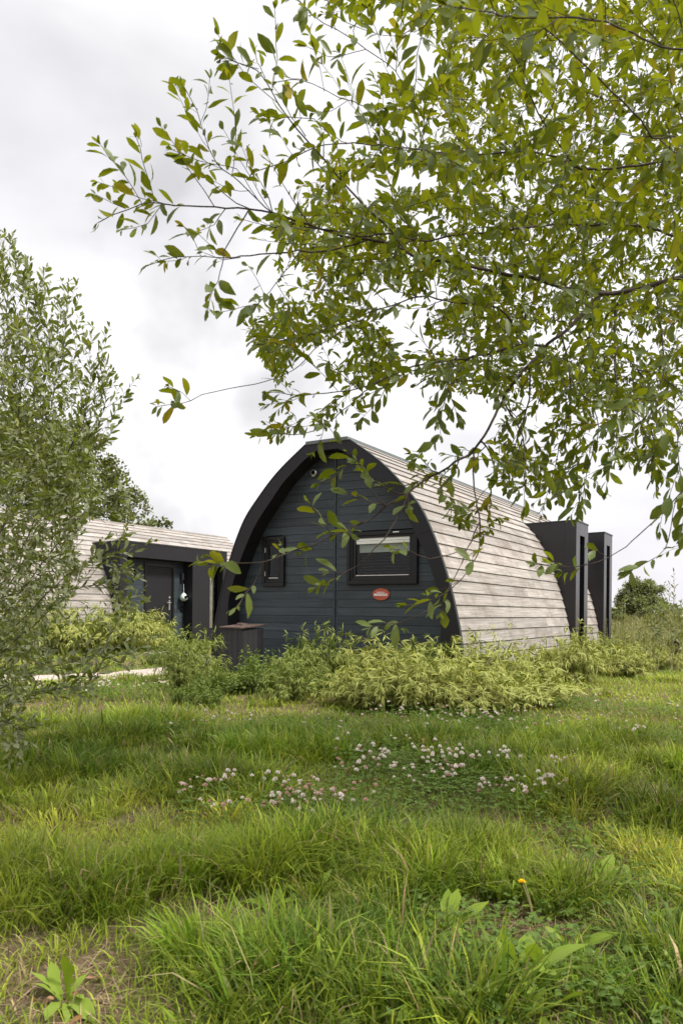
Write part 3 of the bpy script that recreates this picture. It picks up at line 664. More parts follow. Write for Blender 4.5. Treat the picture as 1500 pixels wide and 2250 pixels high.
# ------------------------------------------------------------------ willow overhanging from the right
def build_willow():
    o = empty('willow_tree', (2.9, 3.5, .05), label='big overhanging willow with broad green leaves reaching in from the right', cat='tree')
    tr = Tree(); L = Leafs(); base = np.array([2.9, 3.5, .03])
    tr.add([base, base+[-.05, .0, .7], base+[-.16, -.05, 1.3]], .13, .10)
    fk = base+np.array([-.16, -.05, 1.3])
    LW, WR = .058, .37
    tr.add([fk, base+[-.2, .05, 2.2], base+[.0, .3, 3.4], base+[.1, .5, 4.6]], .09, .03)
    top = base+np.array([-.2, .05, 2.2])
    main = []
    def lm(px, d0, d1, r0, r1, pre=None, leaf=.5, sh=.9, ln=(.10, .26), lift=.5, droop=.0, gap=.075, lg=.020):
        P, T, r = tr.limb(px, d0, d1, r0, r1, pre); main.append((P, T, r, leaf, sh, ln, lift, droop, gap, lg))
    lm([(1700, 575), (1500, 616), (1383, 649), (1295, 658), (1239, 644), (1159, 625), (1080, 612), (1000, 592), (917, 583), (853, 558), (793, 544), (737, 534), (685, 513), (583, 485), (461, 467), (377, 457), (307, 448), (215, 490)], 3.0, 2.05, .019, .0012, [fk], .3, 1.6)
    lm([(1700, 545), (1500, 518), (1453, 504), (1360, 490), (1220, 490), (1120, 500), (1020, 505), (940, 520), (863, 502), (797, 509), (737, 504), (648, 485), (611, 462), (573, 434), (536, 397), (480, 355), (452, 303), (433, 238), (405, 191)], 2.8, 2.1, .010, .0011, [fk], .28, 1.3)
    lm([(1720, 330), (1500, 345), (1379, 369), (1276, 369), (1234, 345), (1150, 334), (1080, 336), (987, 336), (900, 322), (800, 313), (760, 313), (690, 327), (620, 359), (559, 378)], 2.6, 2.2, .009, .0012, [top], .26, 1.0)
    lm([(1317, 659), (1271, 698), (1225, 731), (1193, 757), (1147, 809), (1108, 861), (1082, 914), (1056, 959), (1030, 989), (977, 1018), (938, 1044), (884, 1088), (840, 1116), (800, 1148), (744, 1176), (688, 1200), (644, 1216), (576, 1244), (510, 1243), (470, 1243), (438, 1238)], None, 2.05, .0082, .0012, leaf=.16, sh=1.15, gap=.10, ln=(.05, .15))
    lm([(576, 1244), (558, 1285), (530, 1320), (518, 1335)], None, 2.0, .0025, .001, leaf=.12, sh=0)
    lm([(884, 1088), (880, 1125), (850, 1180), (830, 1198), (808, 1220), (786, 1236), (764, 1249), (724, 1277), (692, 1292)], None, 2.15, .003, .001, leaf=.10, sh=.12, ln=(.05, .1))
    lm([(1036, 985), (1040, 1090), (1045, 1150), (1043, 1200), (1026, 1242), (1001, 1269), (975, 1295), (935, 1322), (890, 1330)], None, 2.1, .004, .001, leaf=.16, sh=.3, ln=(.05, .1))
    lm([(1045, 1150), (1030, 1210), (1015, 1238), (971, 1324), (918, 1354), (874, 1370), (815, 1378)], None, 2.1, .003, .001, leaf=.12, sh=.12, ln=(.04, .1))
    lm([(975, 1170), (940, 1226), (890, 1212), (860, 1205)], None, 2.1, .002, .001, leaf=.14, sh=0)
    lm([(800, 1000), (772, 1020), (735, 1050), (700, 1062)], None, 2.2, .002, .001, leaf=.13, sh=0)
    lm([(888, 1085), (850, 1072), (810, 1045), (790, 1020)], None, 2.2, .0022, .001, leaf=.14, sh=.1, ln=(.04, .08))
    lm([(900, 541), (863, 506), (821, 462), (760, 401), (695, 327), (639, 257), (583, 173), (545, 150), (500, 128), (485, 130)], None, 2.1, .006, .001, leaf=.14, sh=.6, ln=(.08, .2))
    lm([(583, 173), (566, 140), (560, 112)], None, 2.05, .002, .001, leaf=.1, sh=0)
    lm([(940, 322), (912, 250), (890, 205), (865, 163), (820, 125), (760, 85), (690, 40), (645, -8)], None, 2.0, .006, .0012, leaf=.18, sh=.7)
    lm([(865, 163), (868, 110), (879, 30), (885, -60)], None, 2.1, .003, .001, leaf=.3, sh=.3)
    lm([(312, 430), (270, 387), (240, 345), (222, 318)], None, 2.05, .002, .0009, leaf=.16, sh=0)
    lm([(345, 452), (335, 438), (317, 373), (300, 303)], None, 2.05, .002, .0009, leaf=.17, sh=.06, ln=(.05, .08))
    lm([(573, 434), (520, 370), (440, 350), (380, 330)], None, 2.1, .002, .0009, leaf=.16, sh=.1, ln=(.05, .08))
    lm([(793, 544), (730, 552), (657, 557), (550, 565), (499, 565), (415, 565), (330, 582)], None, 2.1, .0045, .001, leaf=.16, sh=.35, ln=(.06, .14))
    lm([(540, 480), (524, 499), (499, 555), (480, 620), (457, 681)], None, 2.05, .0025, .001, leaf=.15, sh=.1, ln=(.05, .08), droop=.5)
    lm([(657, 557), (630, 600), (590, 650), (545, 690)], None, 2.1, .003, .001, leaf=.2, sh=.25, droop=.3)
    lm([(760, 401), (740, 330), (690, 270), (610, 260), (590, 265)], None, 2.15, .0022, .0009, leaf=.14, sh=.15, ln=(.05, .1))
    lm([(863, 300), (800, 235), (740, 210), (660, 175), (610, 180)], None, 2.0, .003, .001, leaf=.14, sh=.35, ln=(.08, .16))
    lm([(1271, 364), (1248, 345), (1206, 280), (1173, 224), (1145, 135), (1110, 60), (1060, -20)], None, 1.8, .0045, .0014, leaf=.3, sh=.8)
    lm([(1720, 250), (1550, 290), (1435, 299), (1407, 261), (1313, 173), (1230, 90), (1150, 20), (1060, -40)], 2.1, 1.7, .008, .0014, [top], .3, 1.0)
    lm([(1720, 100), (1600, 110), (1480, 90), (1380, 60), (1260, 30), (1120, 40), (1010, 15)], 1.9, 1.45, .007, .0014, [top], .3, 1.0)
    lm([(1720, -60), (1500, -60), (1300, -90), (1100, -60), (960, 10), (930, 60)], 2.2, 1.8, .008, .0014, [top], .3, .9)
    lm([(1193, 757), (1147, 757), (1075, 773), (938, 796), (847, 829), (781, 855), (670, 868), (585, 861)], None, 2.4, .006, .0012, leaf=.2, sh=.9, droop=.2)
    lm([(1147, 757), (1128, 718), (1095, 678), (1017, 662), (930, 650), (840, 668), (760, 700), (640, 740), (555, 745)], None, 2.5, .006, .0012, leaf=.2, sh=.9)
    lm([(840, 670), (760, 720), (690, 770), (640, 810), (580, 833), (500, 852), (440, 868), (395, 885), (345, 893)], None, 2.2, .0045, .001, leaf=.13, sh=.10, ln=(.05, .09))
    lm([(420, 876), (400, 862), (372, 850)], None, 2.2, .0018, .0009, leaf=.1, sh=0)
    lm([(860, 826), (800, 870), (735, 920), (664, 953), (600, 950), (560, 958)], None, 2.3, .0035, .001, leaf=.16, sh=.35, ln=(.06, .14), droop=.3)
    lm([(1383, 649), (1350, 685), (1350, 776), (1363, 874), (1422, 920), (1438, 965), (1430, 1020)], None, 2.5, .006, .001, leaf=.2, sh=.7, droop=.5)
    lm([(1700, 900), (1580, 990), (1500, 1060), (1470, 1100), (1424, 1148), (1396, 1176), (1373, 1201), (1335, 1224), (1287, 1242), (1242, 1246), (1175, 1240)], 2.3, 2.1, .006, .001, [fk], .12, .28, (.05, .12))
    lm([(1490, 1080), (1483, 1100), (1465, 1189), (1424, 1232), (1399, 1247), (1375, 1258)], None, 2.1, .003, .001, leaf=.10, sh=0, droop=.3)
    lm([(1700, 780), (1560, 860), (1500, 930), (1490, 1000), (1500, 1080), (1497, 1180)], 2.4, 2.1, .006, .001, [fk], .3, .5, droop=.4)
    for x, y, x2, y2 in ((1250, 760, 1190, 1130), (1120, 880, 1150, 1120), (1300, 820, 1275, 1110), (1210, 780, 1240, 980), (1060, 960, 1075, 1150), (1400, 760, 1440, 1080), (1450, 700, 1400, 1000), (1000, 760, 960, 930), (1340, 880, 1330, 1080), (1160, 800, 1110, 1040)):
        lm([(x, y), ((x*2+x2)/3+20, (y*2+y2)/3), ((x+x2*2)/3+10, (y+y2*2)/3), (x2, y2)], None, random.uniform(2.1, 2.9), .004, .001, leaf=.25, sh=.6, ln=(.07, .18), droop=.6)
    for (P, T, r, leaf, sh, ln, lift, droop, gap, lg) in main:
        dress(L, P, T, leaf, lg, LW, WR, .8, droop)
        if sh > 0: shoots(tr, L, P, T, r, sh, gap, ln, LW, WR, .8, lift, .022, droop=droop)
    # finer twigs filling the crown: each grows from the nearest limb to a point in the crown's volume
    KF = 1.0
    R = [([(690, -20), (1010, -20), (1010, 330), (800, 330), (740, 250), (820, 190), (720, 110)], 120, 1.8, 3.6),
         ([(980, -30), (1560, -30), (1560, 500), (960, 460), (900, 330)], 1150, 1.8, 5.4),
         ([(700, 330), (940, 330), (960, 470), (700, 480), (650, 400)], 90, 2.0, 3.6),
         ([(600, 470), (950, 440), (1560, 480), (1560, 700), (1000, 700), (640, 640), (560, 560)], 1150, 2.0, 5.4),
         ([(540, 720), (640, 640), (1000, 680), (1560, 700), (1560, 900), (1050, 870), (850, 850), (610, 850)], 640, 2.1, 5.2),
         ([(1060, 870), (1560, 880), (1540, 950), (1440, 1030), (1330, 1040), (1250, 1080), (1180, 1110), (1080, 1050), (1100, 980)], 110, 2.0, 3.6),
         ([(560, 940), (640, 860), (850, 860), (760, 930), (640, 1000)], 22, 2.1, 2.8),
         ([(900, 980), (1020, 940), (1250, 1000), (1230, 1120), (1060, 1190), (900, 1080)], 30, 2.1, 2.9)]
    tg = []
    for poly, n_, da, db in R:
        for p in sample_poly(poly, int(n_*1.75)):
            if vnoise(p[0]/75+3, p[1]/48+8) > .40 or (p[0] > 980 and random.random() < .5): tg.append(at(p[0], p[1], da+(db-da)*random.random()**.85))
    tg = np.array(tg); dm = np.array([np.min(np.linalg.norm(tr.N-x, axis=1)) for x in tg])
    for x in tg[np.argsort(dm)]:
        q = tr.reach(x, sag=.15)
        if q is None: continue
        P, T, r = q; dist = x[1]
        dress(L, P, T, random.uniform(.24, .46), .019, LW, WR, .8, .15)
        if len(P) > 8: shoots(tr, L, P, T, r, .34, .10, (.06, .18), LW, WR, .8, .35, .019)
    # keeps the crown whole outside the frame; unseen large leaves added to shade it
    for k in range(1100):
        x = base+np.array([random.uniform(-.9, 1.4), random.uniform(-.7, 2.2), random.uniform(1.3, 4.8)]) if k < 260 else (np.array([random.uniform(.5, 3.6), random.uniform(3.0, 5.6), random.uniform(3.4, 5.4)]) if k % 2 else np.array([random.uniform(1.8, 4.2), random.uniform(3.1, 5.2), random.uniform(1.8, 4.6)]))
        if x[2] > 1.1+.84*x[1] or k < 260 or x[0] > .5*x[1]+.15:
            q = tr.reach(x)
            if q: dress(L, q[0], q[1], .6, .026, LW*1.6, WR, .8, .2)
    inv = np.array([2.9, 3.5, .05])
    big_ = [(P-inv, r) for P, r in tr.polys if r.max() > .05]; mid = [(P-inv, r) for P, r in tr.polys if .0052 < r.max() <= .05]; sml = [(P-inv, r) for P, r in tr.polys if r.max() <= .0052]
    tubes(big_, 'trunk', M['bark_pale'], o, 12)
    for b in mid: tubes([b], 'limb', M['bark'], o, 8)
    tubes(sml, 'twigs', M['twig'], o, 5)['kind'] = 'stuff'
    L.P = [p-inv for p in L.P]
    L.build('foliage', M['willow'], o, 'willow', .34)
    print('willow leaves', len(L.P), 'twigs', len(sml))
build_willow()

# ------------------------------------------------------------------ osier shrub at the left edge
def build_osier():
    base = np.array([-2.65, 4.9, .05]); o = empty('osier_shrub', tuple(base), label='tall loose shrub with narrow grey green leaves at the left edge', cat='shrub')
    tr = Tree(.05); L = Leafs(); LO, WR = .066, .34; main = []
    def st(px, d1, r0=.0085, sh=1.0, off=(0, 0)):
        P, T, r = tr.limb(px, 4.9, d1, r0, .0012, [base+np.array([off[0], off[1], 0])]); main.append((P, T, r, sh))
    st([(-110, 1450), (-60, 1150), (-10, 900), (15, 720), (5, 530)], 4.7, sh=1.3)
    st([(-90, 1400), (-10, 1100), (40, 900), (62, 720), (38, 565)], 4.9, sh=1.2, off=(.1, .1))
    st([(-80, 1400), (10, 1120), (70, 900), (105, 760), (88, 640)], 5.1, sh=1.1, off=(.0, .2))
    st([(-80, 1420), (20, 1150), (95, 960), (135, 800), (150, 640)], 4.8, sh=1.1, off=(.15, .0))
    st([(-70, 1430), (50, 1200), (140, 1020), (190, 900), (196, 760)], 4.7, sh=1.0, off=(.2, .1))
    st([(-70, 1450), (60, 1230), (150, 1060), (215, 930), (242, 835)], 4.8, sh=.9, off=(.1, -.1))
    st([(-60, 1470), (70, 1270), (160, 1150), (230, 1110), (268, 1090)], 4.6, sh=.55, off=(.2, -.1))
    st([(-60, 1500), (80, 1330), (170, 1250), (235, 1230), (282, 1255)], 4.5, sh=.4, off=(.2, -.2))
    st([(-60, 1500), (80, 1370), (170, 1290), (240, 1290), (290, 1335)], 4.4, sh=.4, off=(.1, -.2))
    st([(-50, 1560), (60, 1480), (170, 1450), (260, 1440), (300, 1440)], 4.5, .006, sh=.6, off=(.2, -.2))
    st([(-60, 1600), (40, 1540), (120, 1520), (200, 1500), (205, 1484)], 4.4, .006, sh=.6, off=(.1, -.2))
    st([(-60, 1620), (0, 1590), (40, 1610), (45, 1660)], 4.2, .008, sh=.7, off=(.0, -.3))
    for P, T, r, sh in main:
        dress(L, P, T, .55, .021, LO, WR, .6, .05, .6); shoots(tr, L, P, T, r, sh*1.25, .032, (.12, .32), LO, WR, .6, .6, .021)
    tg = []
    for poly, n_ in (([(-60, 640), (60, 700), (100, 760), (150, 780), (200, 850), (190, 960), (-60, 960)], 230), ([(-60, 940), (190, 940), (215, 1060), (235, 1110), (160, 1180), (180, 1260), (140, 1340), (-60, 1340)], 1900),
                     ([(-60, 1330), (140, 1330), (110, 1400), (120, 1460), (70, 1500), (30, 1560), (10, 1620), (-60, 1640)], 620)):
        for p in sample_poly(poly, n_): tg.append(at(p[0], p[1], random.uniform(4.1, 6.1)))
    for _ in range(120): tg.append(base+np.array([random.uniform(-1.3, .4), random.uniform(-.9, 1.0), random.uniform(.3, 2.6)]))
    tg = np.array(tg); dm = np.array([np.min(np.linalg.norm(tr.N-x, axis=1)) for x in tg])
    for x in tg[np.argsort(dm)]:
        q = tr.reach(x)
        if q is None: continue
        P, T, r = q; dress(L, P, T, .55, .018, LO, WR, .6, .05, .65)
        if len(P) > 6: shoots(tr, L, P, T, r, .35, .10, (.10, .25), LO, WR, .6, .5, .024)
    sub = lambda ps: [(P-base, r) for P, r in ps]
    for b in tr.polys[:12]: tubes(sub([b]), 'stem', M['bark_pale'], o, 6)
    tubes(sub(tr.polys[12:]), 'twigs', M['twig'], o, 4)['kind'] = 'stuff'
    L.P = [p-base for p in L.P]; L.build('foliage', M['osier'], o, 'willow', .15); print('osier leaves', len(L.P))
build_osier()

# ------------------------------------------------------------------ far tree and background shrubs
def blob_tree(name, base, lobes, n, size, mat, trunk, label, cat, kind='round', wr=.55, group=None):
    base = np.array(base, float); o = empty(name, tuple(base), label=label, cat=cat, group=group); L = Leafs(); tr = Tree(.25)
    if trunk: tr.add([[0, 0, 0], [.1, 0, trunk[1]*.5], [0, .1, trunk[1]]], trunk[0], trunk[0]*.5)
    else: tr.add([[0, 0, 0], [0, 0, .3]], .04, .03)
    vol = np.array([l[3]**2 for l in lobes]); vol = vol/vol.sum(); src = tr.N.copy()
    for (x, y, z, r), f in zip(lobes, vol):
        c = np.array([x, y, z]); q = tr.reach(c, .01)
        cl = max(5, int(18*r**.5))
        cent = c+unit(RNG.normal(size=(cl, 3)))*r*RNG.uniform(.45, 1.0, (cl, 1))
        for e_ in cent:
            tr.reach(e_, .004); m = int(n*f/cl); rr = r*.36
            P = e_+RNG.normal(0, 1, (m, 3))*rr*np.array([.55, .55, .42])
            for p in P:
                d = unit(unit(p-c)*.6+RNG.normal(0, .6, 3)); L.add(p, d, unit(unit(p-c)*.5+np.array([0, 0, .7])+RNG.normal(0, .5, 3)), size*random.uniform(.6, 1.2), size*wr*random.uniform(.7, 1.2))
    k = 1; tubes(tr.polys[:1], 'trunk', M['bark'], o, 8); tubes(tr.polys[1:], 'branches', M['bark'], o, 5)['kind'] = 'stuff'
    L.build('crown', mat, o, kind, .12); return o
def plobes(base, items, Y):   # lobes from picture positions at distance Y: (u, v, radius in px, depth offset)
    out = []
    for u, v, r, dy in items:
        p = at(u, v, Y+dy)-np.array(base); out.append((*p, r/F_PX*Y))
    return out
ob = (-13.8, 31, .2)
blob_tree('oak_tree', ob, plobes(ob, [(60, 960, 75, 0), (150, 985, 62, 1), (-40, 960, 90, 0), (205, 1000, 48, 0), (60, 1060, 90, -1), (160, 1075, 70, 1), (240, 1075, 46, 0), (290, 1110, 38, 1), (235, 1140, 50, 0), (320, 1150, 28, 0), (355, 1158, 20, .5), (-60, 1080, 100, 1), (100, 1150, 80, 0), (-150, 1020, 90, 0)], 31), 30000, .17, M['oak'], (.3, 2.6), 'dark oak like tree rising behind the left lodge roof', 'tree')
rb = at(1405, 1352, 34); rb[2] = float(h(rb[0], rb[1]))
blob_tree('round_bush', rb, plobes(rb, [(1405, 1310, 34, 0), (1380, 1318, 26, .5), (1432, 1314, 28, -.4), (1400, 1288, 24, 0), (1425, 1292, 20, .3), (1372, 1335, 22, 0), (1440, 1336, 22, 0), (1408, 1335, 30, -.8)], 34), 15000, .15, M['bush'], None, 'dense round light green bush on the meadow at the far right', 'bush', 'narrow', .34)
for u, v, r, Y_, lab in ((1352, 1352, 16, 30, 'low dark green scrub just right of the second dormer'), (1480, 1350, 26, 40, 'low hazy shrub right of the round bush on the horizon')):
    b_ = at(u, v+6, Y_); b_[2] = float(h(b_[0], b_[1]))
    blob_tree('scrub_bush', b_, plobes(b_, [(u, v-6, r*.7, 0), (u-r*.5, v, r*.6, .4), (u+r*.5, v, r*.6, -.3)], Y_), 1600, .12, M['bush'], None, lab, 'bush', 'narrow', .4)
# small tree with a bare brown stem near the right edge
sb = ground(1482, 1462); st_ = empty('sapling', tuple(sb), label='small leafy sapling on a bare brown stem at the right edge', cat='tree')
tr = Tree(.04); L = Leafs(); tr.add([[0, 0, 0], [.02, 0, .25], [0, 0, .42]], .032, .026); tr.add([[.1, .1, 0], [.10, .08, .25], [.05, .02, .40]], .022, .015)
for k in range(80):
    x = np.array([random.uniform(-.45, .45), random.uniform(-.35, .35), random.uniform(.40, 1.12)]); q = tr.reach(x)
    if q: dress(L, q[0], q[1], .35, .030, .115, .38, .7, .15)
tubes(tr.polys[:2], 'trunk', M['bark'], st_, 8); tubes(tr.polys[2:], 'twigs', M['twig'], st_, 4)['kind'] = 'stuff'; L.build('crown', M['weed'], st_, 'willow', .2)
# log edging under it
le = ground(1488, 1448); lg = empty('log_edging', tuple(le), math.radians(-24), label='low dark timber edging behind the sapling at the right edge', cat='edging')
for k in range(2):
    mb = MB(); mb.rod((-.28, 0, .07+.13*k), (2.2, .05, .07+.135*k), .065, 12, .06); mb.build('log', M['stone'], lg)
mb = MB(); mb.rod((-.1, -.08, 0), (-.1, -.08, .34), .03, 8); mb.build('stake', M['stone'], lg)

# tall weeds on the right
def tall_weed(u, v, Y_, n, lab):
    b_ = at(u, v, Y_); hz = float(h(b_[0], b_[1])); H = b_[2]-hz; o = empty('tall_weed', (b_[0], b_[1], hz), label=lab, cat='plant', group='tall weeds on the meadow'); tr = Tree(.05); L = Leafs()
    for k in range(n):
        dx, dy = random.uniform(-.25, .25)*(k > 0), random.uniform(-.3, .3)*(k > 0); hh = H*(1 if k == 0 else random.uniform(.55, .95))
        P, T, r = tr.add([[dx*.3, dy*.3, 0], [dx*.7, dy*.7, hh*.5], [dx, dy, hh]], .008, .0015); dress(L, P, T, hh*.8, .03, .085, .26, .5, .1, .7)
    tubes(tr.polys, 'stems', M['stalk'], o, 5)['kind'] = 'stuff'; L.build('leaves', M['weed'], o, 'narrow', .25)
for a in ((1478, 1252, 11, 3, 'tallest weed spire standing against the sky at the right edge'), (1372, 1268, 12.5, 2, 'slender weed spire in front of the round bush'), (1440, 1318, 11.5, 5, 'leafy weed clump between bush and sapling'), (1350, 1345, 13, 5, 'low weed clump beside the far dormer corner'), (1402, 1360, 13.5, 6, 'broad weed clump below the round bush'), (1300, 1395, 11.5, 3, 'thin weed stems poking from bamboo under the dormers')): tall_weed(*a)

# ------------------------------------------------------------------ bamboo
def bamboo_mesh(seed, H, Rr, stems, mat, Ln=(.09, .15), wr=.13):
    rg = np.random.default_rng(seed); random.seed(seed); L = Leafs(); polys = []
    for k in range(stems):
        a = rg.random()*6.283; rad = Rr*math.sqrt(rg.random()); d = np.array([math.cos(a), math.sin(a), 0]); hh = H*(1-.5*(rad/Rr)**2)*rg.choice([rg.uniform(.45, .8), rg.uniform(.8, 1.25)])
        p0 = d*rad*.35; p1 = d*rad*.75+[0, 0, hh*.7]; p2 = d*(rad*1.15+.12)+[0, 0, hh*(.95-.25*rg.random())]
        P = catmull([p0, p1, p2], .05); T = unit(np.gradient(P, axis=0)); polys.append((P, np.linspace(.0035, .0012, len(P))))
        m = len(P)
        for q in range(int(m*.22), m):
            if q < m-1 and rg.random() < .6: continue
            ph = rg.random()*6.283; sd = unit(np.array([math.cos(ph), math.sin(ph), rg.uniform(-.1, .5)])+d*.7); tip = P[q]+sd*rg.uniform(.04, .15)
            for w in range(rg.integers(4, 8)):
                dd = unit(sd*.8+rg.normal(0, .42, 3)+np.array([0, 0, -.5])); l = rg.uniform(*Ln); L.add(tip+rg.normal(0, .008, 3), dd, unit(np.array([0, 0, 1])+d*.5+rg.normal(0, .35, 3)), l, l*wr)
    tmp = empty('tmp'); t_ = tubes(polys, 'stems', M['nettle'], tmp, 4); f_ = L.build('leaves', mat, tmp, 'narrow', .3)
    r = (t_.data, f_.data); bpy.data.objects.remove(t_); bpy.data.objects.remove(f_); bpy.data.objects.remove(tmp); return r
BY = [bamboo_mesh(11+k, .85, .46, 80, M['bamboo'], (.10, .175)) for k in range(3)]; BG = [bamboo_mesh(31+k, .85, .42, 80, M['bamboo_green']) for k in range(2)]
def put_clump(pos, mesh, sc, rz, label, group, name='bamboo_clump', parts=('stems', 'leaves')):
    o = empty(name, (pos[0], pos[1], float(h(pos[0], pos[1]))), rz, label=label, cat='bamboo' if 'bamboo' in name else 'plant', group=group); o.scale = sc if isinstance(sc, tuple) else (sc, sc, sc)
    for nm, me in zip(parts, mesh):
        q = link(bpy.data.objects.new(nm, me), o)
        if nm == 'stems': q['kind'] = 'stuff'
    return o
def clear(P, O, t0, t1, m=.18):
    s_, t_ = to_local([[P[0], P[1], 0]], np.array([O[0], O[1], 0]))[0]
    return not (abs(s_) < 2.05+m and t0-m < t_ < t1+m)
front = [  # u, v of the clump's foot, height, green?, label
    (705, 1492, .92, 1, 'bamboo clump with mixed green leaves at the foot of the centre batten'), (640, 1512, .72, 1, 'lower green bamboo clump in front of the gable left of the batten'),
    (775, 1485, 1.12, 0, 'tall feathery bamboo clump right of the centre batten'), (770, 1520, .78, 0, 'bamboo clump in the front row below the batten'), (850, 1488, 1.05, 0, 'yellow bamboo clump below the red oval sign'),
    (850, 1528, .78, 0, 'spreading bamboo clump on the lawn edge below the sign'), (920, 1490, .86, 1, 'dark flecked bamboo clump left of the right frame foot'), (930, 1530, .80, 0, 'bamboo clump at lawn edge before the right frame foot'),
    (975, 1500, .95, 0, 'bamboo clump hiding the foot of the right black frame'), (1010, 1535, .9, 0, 'large yellow bamboo clump nearest the clover at front'), (1060, 1500, .98, 0, 'pale bamboo clump at the first boards right of the frame'),
    (1090, 1530, .9, 0, 'yellow bamboo clump overhanging dark shade at front right'), (1150, 1490, .92, 0, 'bamboo clump under the middle of the boarded flank'), (1180, 1515, .85, 0, 'bamboo clump bulging onto the lawn right of the overhang'),
    (1235, 1470, .98, 0, 'bamboo clump left of the first dormer foot'), (1270, 1492, .86, 0, 'front bamboo clump below the first dormer'), (1305, 1452, 1.0, 1, 'greenish bamboo clump between the two dormers'),
    (1340, 1470, .88, 0, 'pale bamboo clump in front of the second dormer'), (1375, 1446, .95, 0, 'bamboo clump just beyond the second dormer'), (1415, 1455, .82, 0, 'outermost bamboo clump at the right end of the row'), (1448, 1458, .7, 0, 'small bamboo tuft beyond the end of the row, nearest the sapling'), (1385, 1476, .72, 0, 'low bamboo clump at lawn edge right of the dormers')]
for k, (u, v, sc, gr, lab) in enumerate(front):
    p = ground(u, v+(30 if v > 1500 else 12))
    while not clear(p, MAIN, 0, 9, .30): p = p-np.array([p[0]*.006, .06, 0])
    put_clump(p, (BG[k % 2] if gr else BY[k % 3]), (sc*random.uniform(.72, .98), sc*random.uniform(.72, .98), sc*random.choice([random.uniform(.5, .66), random.uniform(.72, .95)])*(1.1 if gr else 1)), random.uniform(0, 6.28), lab, 'bamboo clumps round the large lodge')
for k, (u, v, sc, lab) in enumerate([(425, 1503, 1.1, 'tall green bamboo clump at the left corner of the large lodge'), (398, 1516, .85, 'bushy green bamboo clump left of the storage box'), (452, 1524, .6, 'low green bamboo clump in front of the left frame foot')]):
    p = ground(u, v)
    while not clear(p, MAIN, 0, 9, .3): p = p-np.array([.05, .03, 0])
    put_clump(p, BG[k % 2], (sc*.58, sc*.58, sc*.8), k*2.1, lab, 'green bamboo clumps left of the storage box')
for k, (u, v, sc, lab) in enumerate([(20, 1440, 1.3, 'bamboo clump behind the grey green shrub, furthest left'), (85, 1436, 1.35, 'second bamboo clump from the left below the left lodge'), (150, 1438, 1.3, 'bamboo clump below the left lodge planks'), (205, 1434, 1.4, 'yellowish bamboo clump left of the porch box'), (255, 1432, 1.3, 'bamboo clump under the porch box corner'), (300, 1432, 1.25, 'bamboo clump in front of the porch wall'), (342, 1428, 1.0, 'small bamboo clump at the black door foot'), (428, 1400, 1.05, 'bamboo clump right of the black front door')]):
    p = ground(u, v)
    while not clear(p, LEFTO, -6.2, 4.75, .5): p = p-np.array([0, .1, 0])
    put_clump(p, (BY[k % 3] if k % 3 else BG[0]), sc*.92, k*1.3, lab, 'bamboo clumps below the left lodge')
# leafy nettles at the box
def nettle_mesh(seed, H, n):
    rg = np.random.default_rng(seed); L = Leafs(); polys = []
    for k in range(n):
        a = rg.random()*6.283; rd = .35*math.sqrt(rg.random()); hh = H*rg.uniform(.5, 1.1); P = catmull([[rd*math.cos(a)*.7, rd*math.sin(a)*.7, 0], [rd*math.cos(a), rd*math.sin(a), hh*.6], [rd*math.cos(a)*1.25, rd*math.sin(a)*1.25, hh]], .04)
        T = unit(np.gradient(P, axis=0)); polys.append((P, np.linspace(.003, .0012, len(P)))); dress(L, P, T, hh, .016, .062, .55, .9, .35, 1.15)
    tmp = empty('tmp'); t_ = tubes(polys, 'stems', M['nettle'], tmp, 4); f_ = L.build('leaves', M['nettle'], tmp, 'round', .25)
    r = (t_.data, f_.data); bpy.data.objects.remove(t_); bpy.data.objects.remove(f_); bpy.data.objects.remove(tmp); return r
NT = [nettle_mesh(51+k, .42, 44) for k in range(2)]
for k, (u, v, sc, lab) in enumerate([(505, 1525, .6, 'leafy dark green weed patch in front of the storage box'), (552, 1522, .65, 'dark leafy weed patch at the box corner'), (592, 1508, 1.0, 'leafy green weed mound right of the storage box'), (625, 1522, .8, 'low leafy weed mound where the bamboo row begins'), (470, 1530, .6, 'low leafy weeds below the left bamboo'), (690, 1530, .6, 'small leafy weeds below the front bamboo'), (400, 1545, .42, 'flat bright leafy weed mat on the lawn'), (460, 1552, .42, 'flat leafy weed mat right of the bright one'), (350, 1462, .7, 'leafy weeds beside the gravel path end')]):
    p = ground(u, v); put_clump(p, NT[k % 2], sc, k*1.7, lab, 'leafy weed patches', 'leafy_weeds')

# ------------------------------------------------------------------ meadow fields (used by grass and clover)
def G2(u, v): return ground(u, v)[:2]
lush = [(250, 1620, .5), (330, 1600, .5), (150, 1700, .5), (560, 1655, .5), (460, 1725, .5), (540, 1735, .45), (690, 1655, .4), (950, 1640, .4), (1060, 1695, .5), (1250, 1745, .45), (1200, 1650, .5), (1330, 1640, .45),
        (1450, 1690, .35), (1450, 1800, .3), (430, 1940, .3), (560, 1930, .32), (660, 1890, .3), (720, 1970, .28), (980, 1910, .33), (1070, 1930, .3), (900, 1960, .28), (830, 1880, .3), (600, 2110, .2), (480, 2150, .2), (720, 2150, .22), (640, 2200, .2), (60, 1950, .3), (200, 1960, .25), (1420, 2060, .2), (1250, 2000, .2), (1050, 2240, .2), (850, 2200, .2), (880, 2080, .2)]
bare = [(110, 2190, .17), (40, 2090, .11), (570, 2030, .18), (220, 1870, .10), (280, 1810, .11), (1430, 1745, .13), (1215, 1890, .13), (1000, 2090, .16), (1270, 2130, .13), (1160, 2060, .10), (650, 2030, .15), (220, 2130, .10), (1350, 1790, .15), (180, 2230, .14)]
